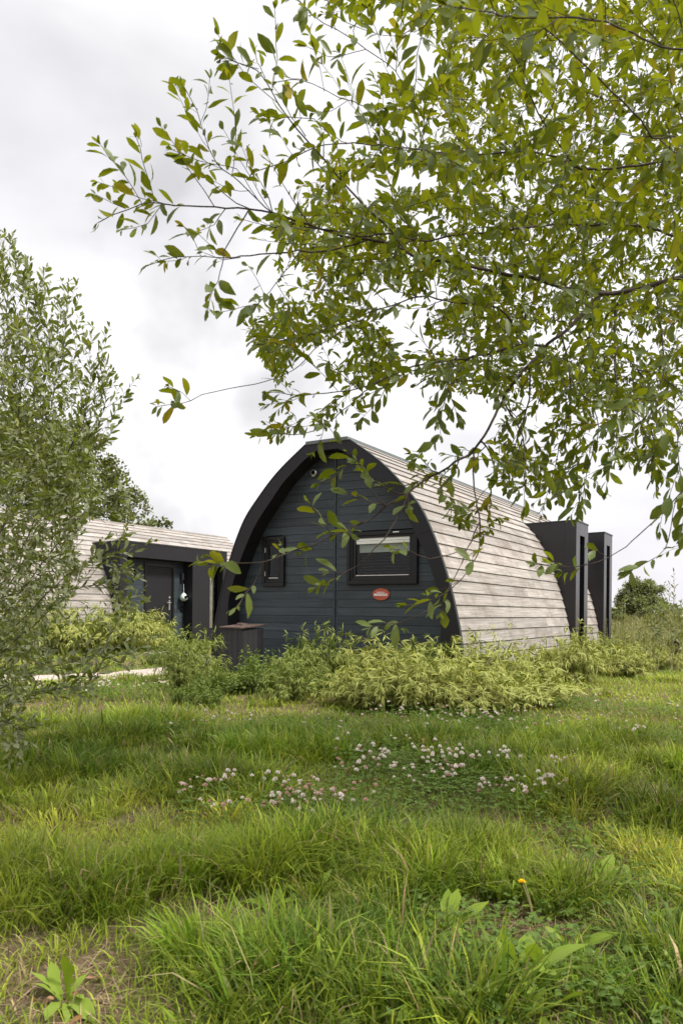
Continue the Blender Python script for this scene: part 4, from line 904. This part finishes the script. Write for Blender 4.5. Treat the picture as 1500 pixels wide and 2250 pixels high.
pale = [(100, 1800, .5), (300, 1765, .55), (1385, 1650, .5), (1440, 1570, .8), (1330, 1810, .4), (200, 1830, .4), (330, 1870, .35), (480, 1800, .4), (1250, 1560, .7), (900, 1620, .3), (1420, 1900, .3), (150, 1760, .4), (1300, 1700, .4)]
def field(pts, X, Y):
    f = np.zeros(len(X))
    for u, v, r in pts:
        c = G2(u, v); f = np.maximum(f, np.exp(-((X-c[0])**2+((Y-c[1])*.8)**2)/(2*(r*.55)**2)))
    return f
clo = [(985, 1745, .60, .52, 170, 'w', 'largest white clover patch in the middle of the meadow'), (600, 1795, .44, .26, 120, 'p', 'pinkish clover patch left of the largest patch'), (1065, 1608, .85, .42, 100, 'w', 'white clover patch in front of the bamboo row'), (200, 1530, .65, .4, 80, 'w', 'white clover patch beside the gravel path'),
       (560, 1618, .7, .3, 30, 'w', 'sparse white clover left of centre'), (1410, 1575, .7, .35, 22, 'p', 'sparse pink clover near the right edge, further back'), (1450, 1642, .28, .16, 16, 'w', 'small white clover patch at the right edge, nearer'), (1130, 1552, .7, .3, 26, 'w', 'scattered white clover under the bamboo overhang'), (860, 1690, .35, .3, 22, 'w', 'scattered clover just behind the largest patch')]
cf = [(u, v, rx*1.1) for u, v, rx, ry, *_ in clo]

# ------------------------------------------------------------------ grass
def build_grass():
    VV = []; FF = []; CC = []; nb = 0
    tu = np.array([0, .3, .62, 1.0]); tw = np.array([.75, 1, .75, 0.])
    tf = np.array([(0, 1, 3), (0, 3, 2), (2, 3, 5), (2, 5, 4), (4, 5, 6)])
    def blades(P, az, lean, bend, L, Wd, col):
        nonlocal nb
        n = len(P); d = np.c_[np.cos(az), np.sin(az), np.zeros(n)]; s = np.c_[-np.sin(az+RNG.normal(0, .5, n)), np.cos(az), np.zeros(n)]; V = np.zeros((n, 7, 3)); k = 0
        for a, (u, w) in enumerate(zip(tu, tw)):
            ho = L*(np.sin(lean)*u+bend*.75*u*u); ve = L*(np.cos(lean)*u-bend*.62*u*u*u)
            c = P+d*ho[:, None]; c[:, 2] += ve
            if a < 3: V[:, k] = c-s*(Wd*w*.5)[:, None]; V[:, k+1] = c+s*(Wd*w*.5)[:, None]; k += 2
            else: V[:, 6] = c
        VV.append(V.reshape(-1, 3)); FF.append((tf[None]+(nb+np.arange(n)*7)[:, None, None]).reshape(-1, 3)); nb += n*7
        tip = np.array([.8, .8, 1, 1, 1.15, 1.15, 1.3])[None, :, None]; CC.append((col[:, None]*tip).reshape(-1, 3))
    def spots(y0, y1, n):
        ys = np.sqrt(RNG.random(n)*(y1**2-y0**2)+y0**2); xs = (RNG.random(n)*2-1)*(.52*ys+1.3); return xs, ys
    def ok(x, y):
        m = np.ones(len(x), bool)
        for O, t0, t1 in ((MAIN, -.02, 9.05), (LEFTO, -6.2, 4.8)):
            l = to_local(np.c_[x, y, np.zeros(len(x))], np.array([O[0], O[1], 0])); m &= ~((np.abs(l[:, 0]) < 2.1) & (l[:, 1] > t0) & (l[:, 1] < t1))
        dd = np.full(len(x), 9.)
        for p in pc[::3]: dd = np.minimum(dd, np.hypot(x-p[0], y-p[1]))
        return m & (dd > .34+.2*vnoise(x*4, y*4))
    G_dark = np.array([.052, .108, .009]); G_mid = np.array([.195, .265, .018]); G_pale = np.array([.42, .445, .058]); G_dry = np.array([.33, .26, .13])
    def colour(x, y, lu, pa, ba, n):
        v = np.clip(fnoise(x*1.6, y*1.6)*1.5-.3+RNG.normal(0, .24, n), 0, 1)[:, None]; c = G_dark*(1-v)+G_mid*v
        p_ = np.clip(pa*.45+.14*(1-lu)+(fnoise(x*.8+9, y*.8+4)-.45)*1.3*(1-lu)+RNG.normal(0, .13, n), 0, 1)[:, None]; c = c*(1-p_)+G_pale*p_
        dry = (RNG.random(n) < .05+.30*ba+.03*pa)[:, None]; c = np.where(dry, G_dry*RNG.uniform(.6, 1.15, (n, 1)), c)
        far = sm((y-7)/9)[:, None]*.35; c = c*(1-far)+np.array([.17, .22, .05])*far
        return c*RNG.uniform(.75, 1.25, (n, 1))
    # keep the broad leaved plants clear of tall grass
    bare.extend([(u, v+12, .17) for u, v in ((140, 2205), (590, 2000), (690, 1985), (1150, 2165), (1150, 2215), (985, 2050), (1210, 2020), (1320, 1960), (1390, 1960), (1300, 1875), (1100, 1985), (840, 1835), (450, 1985), (1168, 2050), (1060, 2120), (1255, 2100), (1420, 2050), (905, 2150))]); bare[-18:] = [(u, v, .15) for u, v, _ in bare[-18:]]; lush.extend([(1350, 2230, .2), (1210, 2215, .14), (1480, 2150, .2), (1450, 1990, .2), (780, 2060, .16)])
    # tufts
    for y0, y1, nt_, per, wf in ((1.5, 3.6, 290, 150, 1.0), (3.6, 6.6, 520, 105, 1.25), (6.6, 11, 620, 60, 1.9)):
        x, y = spots(y0, y1, nt_*3); lu = field(lush, x, y); ba = field(bare, x, y); cl = field(cf, x, y); pr = np.clip(.06+.95*lu+.5*(fnoise(x*1.3+3, y*1.3)-.5)-.9*ba-.45*cl, 0, 1)
        keep = (RNG.random(len(x)) < pr) & ok(x, y); x, y, lu = x[keep][:nt_], y[keep][:nt_], lu[keep][:nt_]
        for cx, cy, l_ in zip(x, y, lu):
            n = int(per*RNG.uniform(.5, 1.2)); rr = RNG.uniform(.07, .17)*(1+.35*l_); a = RNG.random(n)*6.283; rd = rr*np.sqrt(RNG.random(n)); bx_ = cx+rd*np.cos(a); by_ = cy+rd*np.sin(a)
            az = a+RNG.normal(0, .8, n); f = rd/rr; Ls = (.10+.125*l_+RNG.uniform(-.02, .05))*RNG.uniform(.55, 1.25, n)
            P = np.c_[bx_, by_, h(bx_, by_)-.005]; col = colour(bx_, by_, np.full(n, l_), field(pale, bx_[:1], by_[:1])*.6, 0, n)
            col = col*RNG.uniform(.7, 1.35)*np.array([RNG.uniform(.88, 1.14), 1, 1])
            blades(P, az, .12+.5*f*RNG.random(n), RNG.uniform(.1, .85, n), Ls, np.full(n, .0054*wf)*np.where(RNG.random(n) < .12, 1.9, RNG.uniform(.55, 1.2, n))*RNG.choice([.75, 1, 1.3]), col)
    # lawn in between
    for y0, y1, n_, wf, hf in ((1.5, 3.6, 68000, .85, 1), (3.6, 6.6, 80000, 1.15, 1), (6.6, 11.5, 60000, 1.9, 1.05), (11.5, 26, 60000, 4, 1.6)):
        x, y = spots(y0, y1, n_); ba = field(bare, x, y); cl = field(cf, x, y); keep = (RNG.random(n_) > ba*.93) & (RNG.random(n_) > cl*.12) & ok(x, y) & (RNG.random(n_) < .35+1.1*fnoise(x*3.1, y*3.1)); x, y, ba = x[keep], y[keep], ba[keep]; n = len(x)
        lu = field(lush, x, y); pa = field(pale, x, y); Ls = (.030+.055*fnoise(x*2.3, y*2.3)+.06*lu-.01*ba)*RNG.uniform(.6, 1.6, n)*hf
        rgt = sm((x-4.5)/2)*sm((y-11)/3); Ls = Ls*(1+1.6*rgt)
        col = colour(x, y, lu, pa, ba, n); col = col*(1-.5*rgt[:, None])+np.array([.26, .25, .08])*.5*rgt[:, None]
        blades(np.c_[x, y, h(x, y)-.004], RNG.random(n)*6.283, RNG.uniform(.05, .75, n), RNG.uniform(0, .8, n), Ls, np.full(n, .0046*wf)*RNG.uniform(.7, 1.4, n), col)
    # straw lying on the bare spots
    x, y = spots(1.5, 4.5, 36000); ba = field(bare, x, y); k = RNG.random(len(x)) < ba*.9+.03; x, y = x[k], y[k]; n = len(x)
    blades(np.c_[x, y, h(x, y)+RNG.uniform(0, .012, n)], RNG.random(n)*6.283, RNG.uniform(1.2, 1.55, n), RNG.uniform(-.05, .1, n), RNG.uniform(.03, .11, n), RNG.uniform(.0015, .0035, n), np.array([.42, .29, .19])*RNG.uniform(.4, 1.35, (n, 1)))
    # long pale flowering stalks
    x, y = spots(1.9, 9.5, 260); k = ok(x, y); x, y = x[k], y[k]; n = len(x)
    blades(np.c_[x, y, h(x, y)], RNG.random(n)*6.283, RNG.uniform(.1, .5, n), RNG.uniform(.1, .7, n), RNG.uniform(.28, .46, n), RNG.uniform(.0025, .004, n), np.array([.30, .28, .12])*RNG.uniform(.7, 1.2, (n, 1)))
    # tall meadow beyond the bamboo on the right
    n = 26000; y = RNG.uniform(13, 46, n); x = y*RNG.uniform(.33, .56, n); k = ok(x, y); x, y = x[k], y[k]; n = len(x)
    c = np.array([.22, .22, .075])*(1-.3*fnoise(x, y)[:, None])*RNG.uniform(.7, 1.3, (n, 1))
    blades(np.c_[x, y, h(x, y)], RNG.random(n)*6.283, RNG.uniform(.05, .4, n), RNG.uniform(0, .6, n), RNG.uniform(.2, .5, n), .0045+.0007*y, c)
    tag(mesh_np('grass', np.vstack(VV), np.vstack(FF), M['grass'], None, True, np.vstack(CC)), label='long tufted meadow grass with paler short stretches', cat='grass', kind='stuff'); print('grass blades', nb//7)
build_grass()

# low creeping weeds between the tufts
def creeping():
    L = Leafs()
    for (u, v, r, n, s) in ((1050, 2080, .36, 300, .020), (1280, 2080, .38, 300, .019), (1330, 1850, .44, 340, .018), (1150, 2160, .3, 240, .022), (880, 2060, .25, 160, .02), (1400, 2200, .3, 240, .022), (1250, 1860, .3, 200, .018), (1420, 1960, .3, 200, .02), (760, 2150, .2, 90, .02), (980, 2170, .25, 180, .022)):
        c = G2(u, v)
        for _ in range(int(n*.6)):
            p = c+RNG.normal(0, r*.6, 2); z = float(h(p[0], p[1]))+random.uniform(.01, .09); a = random.uniform(0, 6.283)
            for k in range(3):
                d = np.array([math.cos(a+k*1.1-1.1), math.sin(a+k*1.1-1.1), random.uniform(-.2, .3)]); sz = s*random.uniform(.7, 1.4); L.add(np.array([*p, z]), d, unit(np.array([0, 0, 1])+RNG.normal(0, .35, 3)), sz, sz*.6)
    tag(L.build('creeping_weeds', M['clover'], None, 'round', .2), label='small leaved creeping weeds among the foreground grass', cat='weeds', kind='stuff')
creeping()
def deadleaves():
    L = Leafs()
    for (u, v, n, r) in ((110, 2190, 9, .14), (170, 2170, 7, .1), (1010, 2090, 7, .1), (1270, 2120, 9, .1), (570, 2020, 6, .1), (640, 2190, 5, .06), (750, 2060, 6, .06)):
        c = G2(u, v)
        for _ in range(n):
            p = c+RNG.normal(0, r, 2); a = random.uniform(0, 6.283); l = random.uniform(.018, .04); L.add(np.array([*p, float(h(*p))+.012]), np.array([math.cos(a), math.sin(a), random.uniform(0, .4)]), unit(np.array([0, 0, 1])+RNG.normal(0, .4, 3)), l, l*.45)
    tag(L.build('fallen_leaves', M['dead'], None, 'willow', .5), label='curled orange brown fallen leaves on the bare soil', cat='fallen leaves', kind='stuff')
deadleaves()

# ------------------------------------------------------------------ clover patches
def head_mesh(seed, mat, brown):
    rg = np.random.default_rng(seed); L = Leafs()
    for k in range(46):
        z = 1-1.55*(k+.5)/46; a = k*GA; r = math.sqrt(max(0, 1-z*z)); d = np.array([r*math.cos(a), r*math.sin(a), z]); L.add(d*.003, unit(d+rg.normal(0, .15, 3)), unit(np.cross(d, [.3, .2, .9])), .0092*rg.uniform(.8, 1.15), .0046)
    o = L.build('flower_head', mat, None, 'narrow', -.2); me = o.data; bpy.data.objects.remove(o); return me
HW = [head_mesh(k, M['petal_w'], 0) for k in range(2)]; HP = [head_mesh(5+k, M['petal_p'], 1) for k in range(2)]
for (u, v, rx, ry, nf, kd, lab) in clo:
    c = ground(u, v); hz = float(h(c[0], c[1])); o = empty('clover_patch', (c[0], c[1], hz), label=lab, cat='clover', group='clover patches in the meadow'); L = Leafs(); heads = []; polys = []
    nl = int(1700*rx*ry/.35)
    for _ in range(nl):
        a, r = random.uniform(0, 6.283), 1.25*random.random()**.6; p = np.array([rx*r*math.cos(a), ry*r*math.sin(a)])*random.uniform(.9, 1.1); z = float(h(c[0]+p[0], c[1]+p[1]))-hz+random.uniform(.04, .13); b_ = random.uniform(0, 6.283)
        for k in range(3):
            d = np.array([math.cos(b_+k*2.094), math.sin(b_+k*2.094), random.uniform(-.15, .25)]); sz = random.uniform(.011, .019); L.add(np.array([*p, z]), d, unit(np.array([0, 0, 1])+RNG.normal(0, .3, 3)), sz, sz*.9)
    sc_ = 1.02
    for _ in range(nf):
        for _t in range(20):
            a, r = random.uniform(0, 6.283), 1.25*random.random()**.62; p = np.array([rx*r*math.cos(a), ry*r*math.sin(a)])
            if vnoise((c[0]+p[0])*5, (c[1]+p[1])*5) > .42: break
        z0 = float(h(c[0]+p[0], c[1]+p[1]))-hz; z = z0+random.uniform(.11, .19); heads.append(np.array([*p, z])); q = np.array([p[0]+random.uniform(-.03, .03), p[1]+random.uniform(-.03, .03), z0]); polys.append((np.array([q, (q+heads[-1])/2+[.004, 0, 0.005], heads[-1]]), np.array([.0013, .0012, .001])))
    tubes(polys, 'stems', M['clover'], o, 4)['kind'] = 'stuff'; L.build('leaves', M['clover'], o, 'round', .1)
    heads.sort(key=lambda q: q[1]); rest = heads[100:]
    for hd in heads[:100]:
        me = (HP if (random.random() < (.6 if kd == 'p' else .28)) else HW)[random.randrange(2)]; f = link(bpy.data.objects.new('flower_head', me), o); f.location = hd; s_ = sc_*random.uniform(.55, 1.2); f.scale = (s_, s_, s_*.85); f.rotation_euler = (random.uniform(-.4, .4), random.uniform(-.4, .4), random.uniform(0, 6))
    if rest:
        tv = np.zeros(len(HW[0].vertices)*3, np.float32); HW[0].vertices.foreach_get('co', tv); tv = tv.reshape(-1, 3); tf = np.array([tuple(p_.vertices) for p_ in HW[0].polygons]); n_ = len(tv)
        f = mesh_np('far_flower_heads', np.vstack([tv*random.uniform(.8, 1.2)+hd for hd in rest]), np.vstack([tf+n_*k for k in range(len(rest))]), M['petal_w'], o, True); f['kind'] = 'stuff'

# ------------------------------------------------------------------ broad leaved rosettes and the dandelion
def rosette(u, v, n, Ln, lab, upright=.75, wr=.30):
    n += 3; Ln *= .98; upright += .2
    c = ground(u, v); o = empty('broadleaf_plant', (c[0], c[1], float(h(c[0], c[1]))), label=lab, cat='plant', group='broad leaved plants in the foreground')
    for k in range(n):
        a = k*6.283/n+random.uniform(-.4, .4); e_ = upright*random.uniform(.55, 1.25); d = np.array([math.cos(a)*math.cos(e_), math.sin(a)*math.cos(e_), math.sin(e_)]); l = Ln*random.uniform(.65, 1.1); L = Leafs()
        L.add(np.array([math.cos(a)*.01, math.sin(a)*.01, 0]), d, unit(np.array([0, 0, 1])-d*.3+RNG.normal(0, .2, 3)), l, l*wr); L.build('leaf', M['dock'], o, 'dock', .55)
    return o
for a in ((140, 2205, 7, .13, 'light green lobed plant on bare soil in the bottom left corner', .9), (590, 2000, 6, .10, 'small yellow green lobed plant beside the bare patch left of centre', .9), (690, 1985, 6, .13, 'pale broad plant among tufts just left of centre', .9), (1150, 2165, 10, .20, 'largest broad leaved plant under the dandelion', .95), (1172, 2240, 4, .17, 'broad leaved plant cut by the bottom edge right of centre', 1.0),
          (985, 2050, 7, .14, 'broad leaved plant left of the dandelion leaves', .8), (1210, 2020, 7, .13, 'leafy plant just right of the dandelion stalk', .8), (1320, 1960, 8, .17, 'broad pale plant in the right foreground', .7), (1390, 1960, 7, .17, 'upright lobed plant right of the broad pale one', .8), (1300, 1875, 6, .12, 'yellow green lobed plant behind the broad pale one', .9), (1100, 1985, 6, .14, 'tall narrow leaved plant below the dark central tuft', 1.1),
          (920, 2235, 5, .12, 'leafy plant at the bottom edge centre', .8), (840, 1835, 5, .11, 'yellowish plant in front of the largest clover patch', 1.0), (450, 1985, 4, .13, 'single pale broad leaf plant in the left tuft', 1.1), (1060, 2120, 5, .13, 'broad leaved plant just left of the largest one', .9), (1255, 2100, 5, .13, 'broad leaved plant right of the largest one, among creeping weeds', .9), (1420, 2050, 5, .14, 'broad leaved plant near the right edge in tall grass', 1.0), (905, 2150, 4, .11, 'small broad leaved plant above the bottom edge, left of the dandelion', .9)): rosette(*a)
c = ground(1168, 2050); dn = empty('dandelion', (c[0], c[1], float(h(c[0], c[1]))), label='single yellow dandelion flower on a thin stalk in the right foreground', cat='flower')
tip = at(1146, 1938, c[1]-.03)-np.array(dn.location); tip2 = at(1147, 1920, c[1]+.05)-np.array(dn.location)
tubes([(catmull([np.zeros(3), tip*.5+[.012, 0, 0], tip], .02), np.full(len(catmull([np.zeros(3), tip*.5+[.012, 0, 0], tip], .02)), .0022))], 'stalk', M['stalk'], dn, 6)
tubes([(catmull([np.array([.02, .03, 0]), tip2*.5+[.012, 0, 0], tip2], .02), np.full(len(catmull([np.array([.02, .03, 0]), tip2*.5+[.012, 0, 0], tip2], .02)), .0018))], 'stalk', M['stalk'], dn, 6)
L = Leafs()
for k in range(70):
    a = k*GA; t_ = k/70; d = unit(np.array([math.cos(a)*(.25+t_), math.sin(a)*(.25+t_), .75-.6*t_])); L.add(tip+d*.002, d, unit(np.array([0, 0, 1])-d*.4), .009+.006*t_, .0032)
L.build('flower_head', M['yellow'], dn, 'blade', .1)
mb = MB(); mb.lathe(tuple(tip-np.array([0, 0, .009])), [(.003, 0), (.006, .004), (.007, .009)], 'Z', 10); mb.build('calyx', M['nettle'], dn, smooth=True)
mb = MB(); mb.lathe(tuple(tip2-np.array([0, 0, .004])), [(.002, 0), (.005, .005), (.004, .014), (.001, .020)], 'Z', 10); mb.build('bud', M['stalk'], dn, smooth=True)
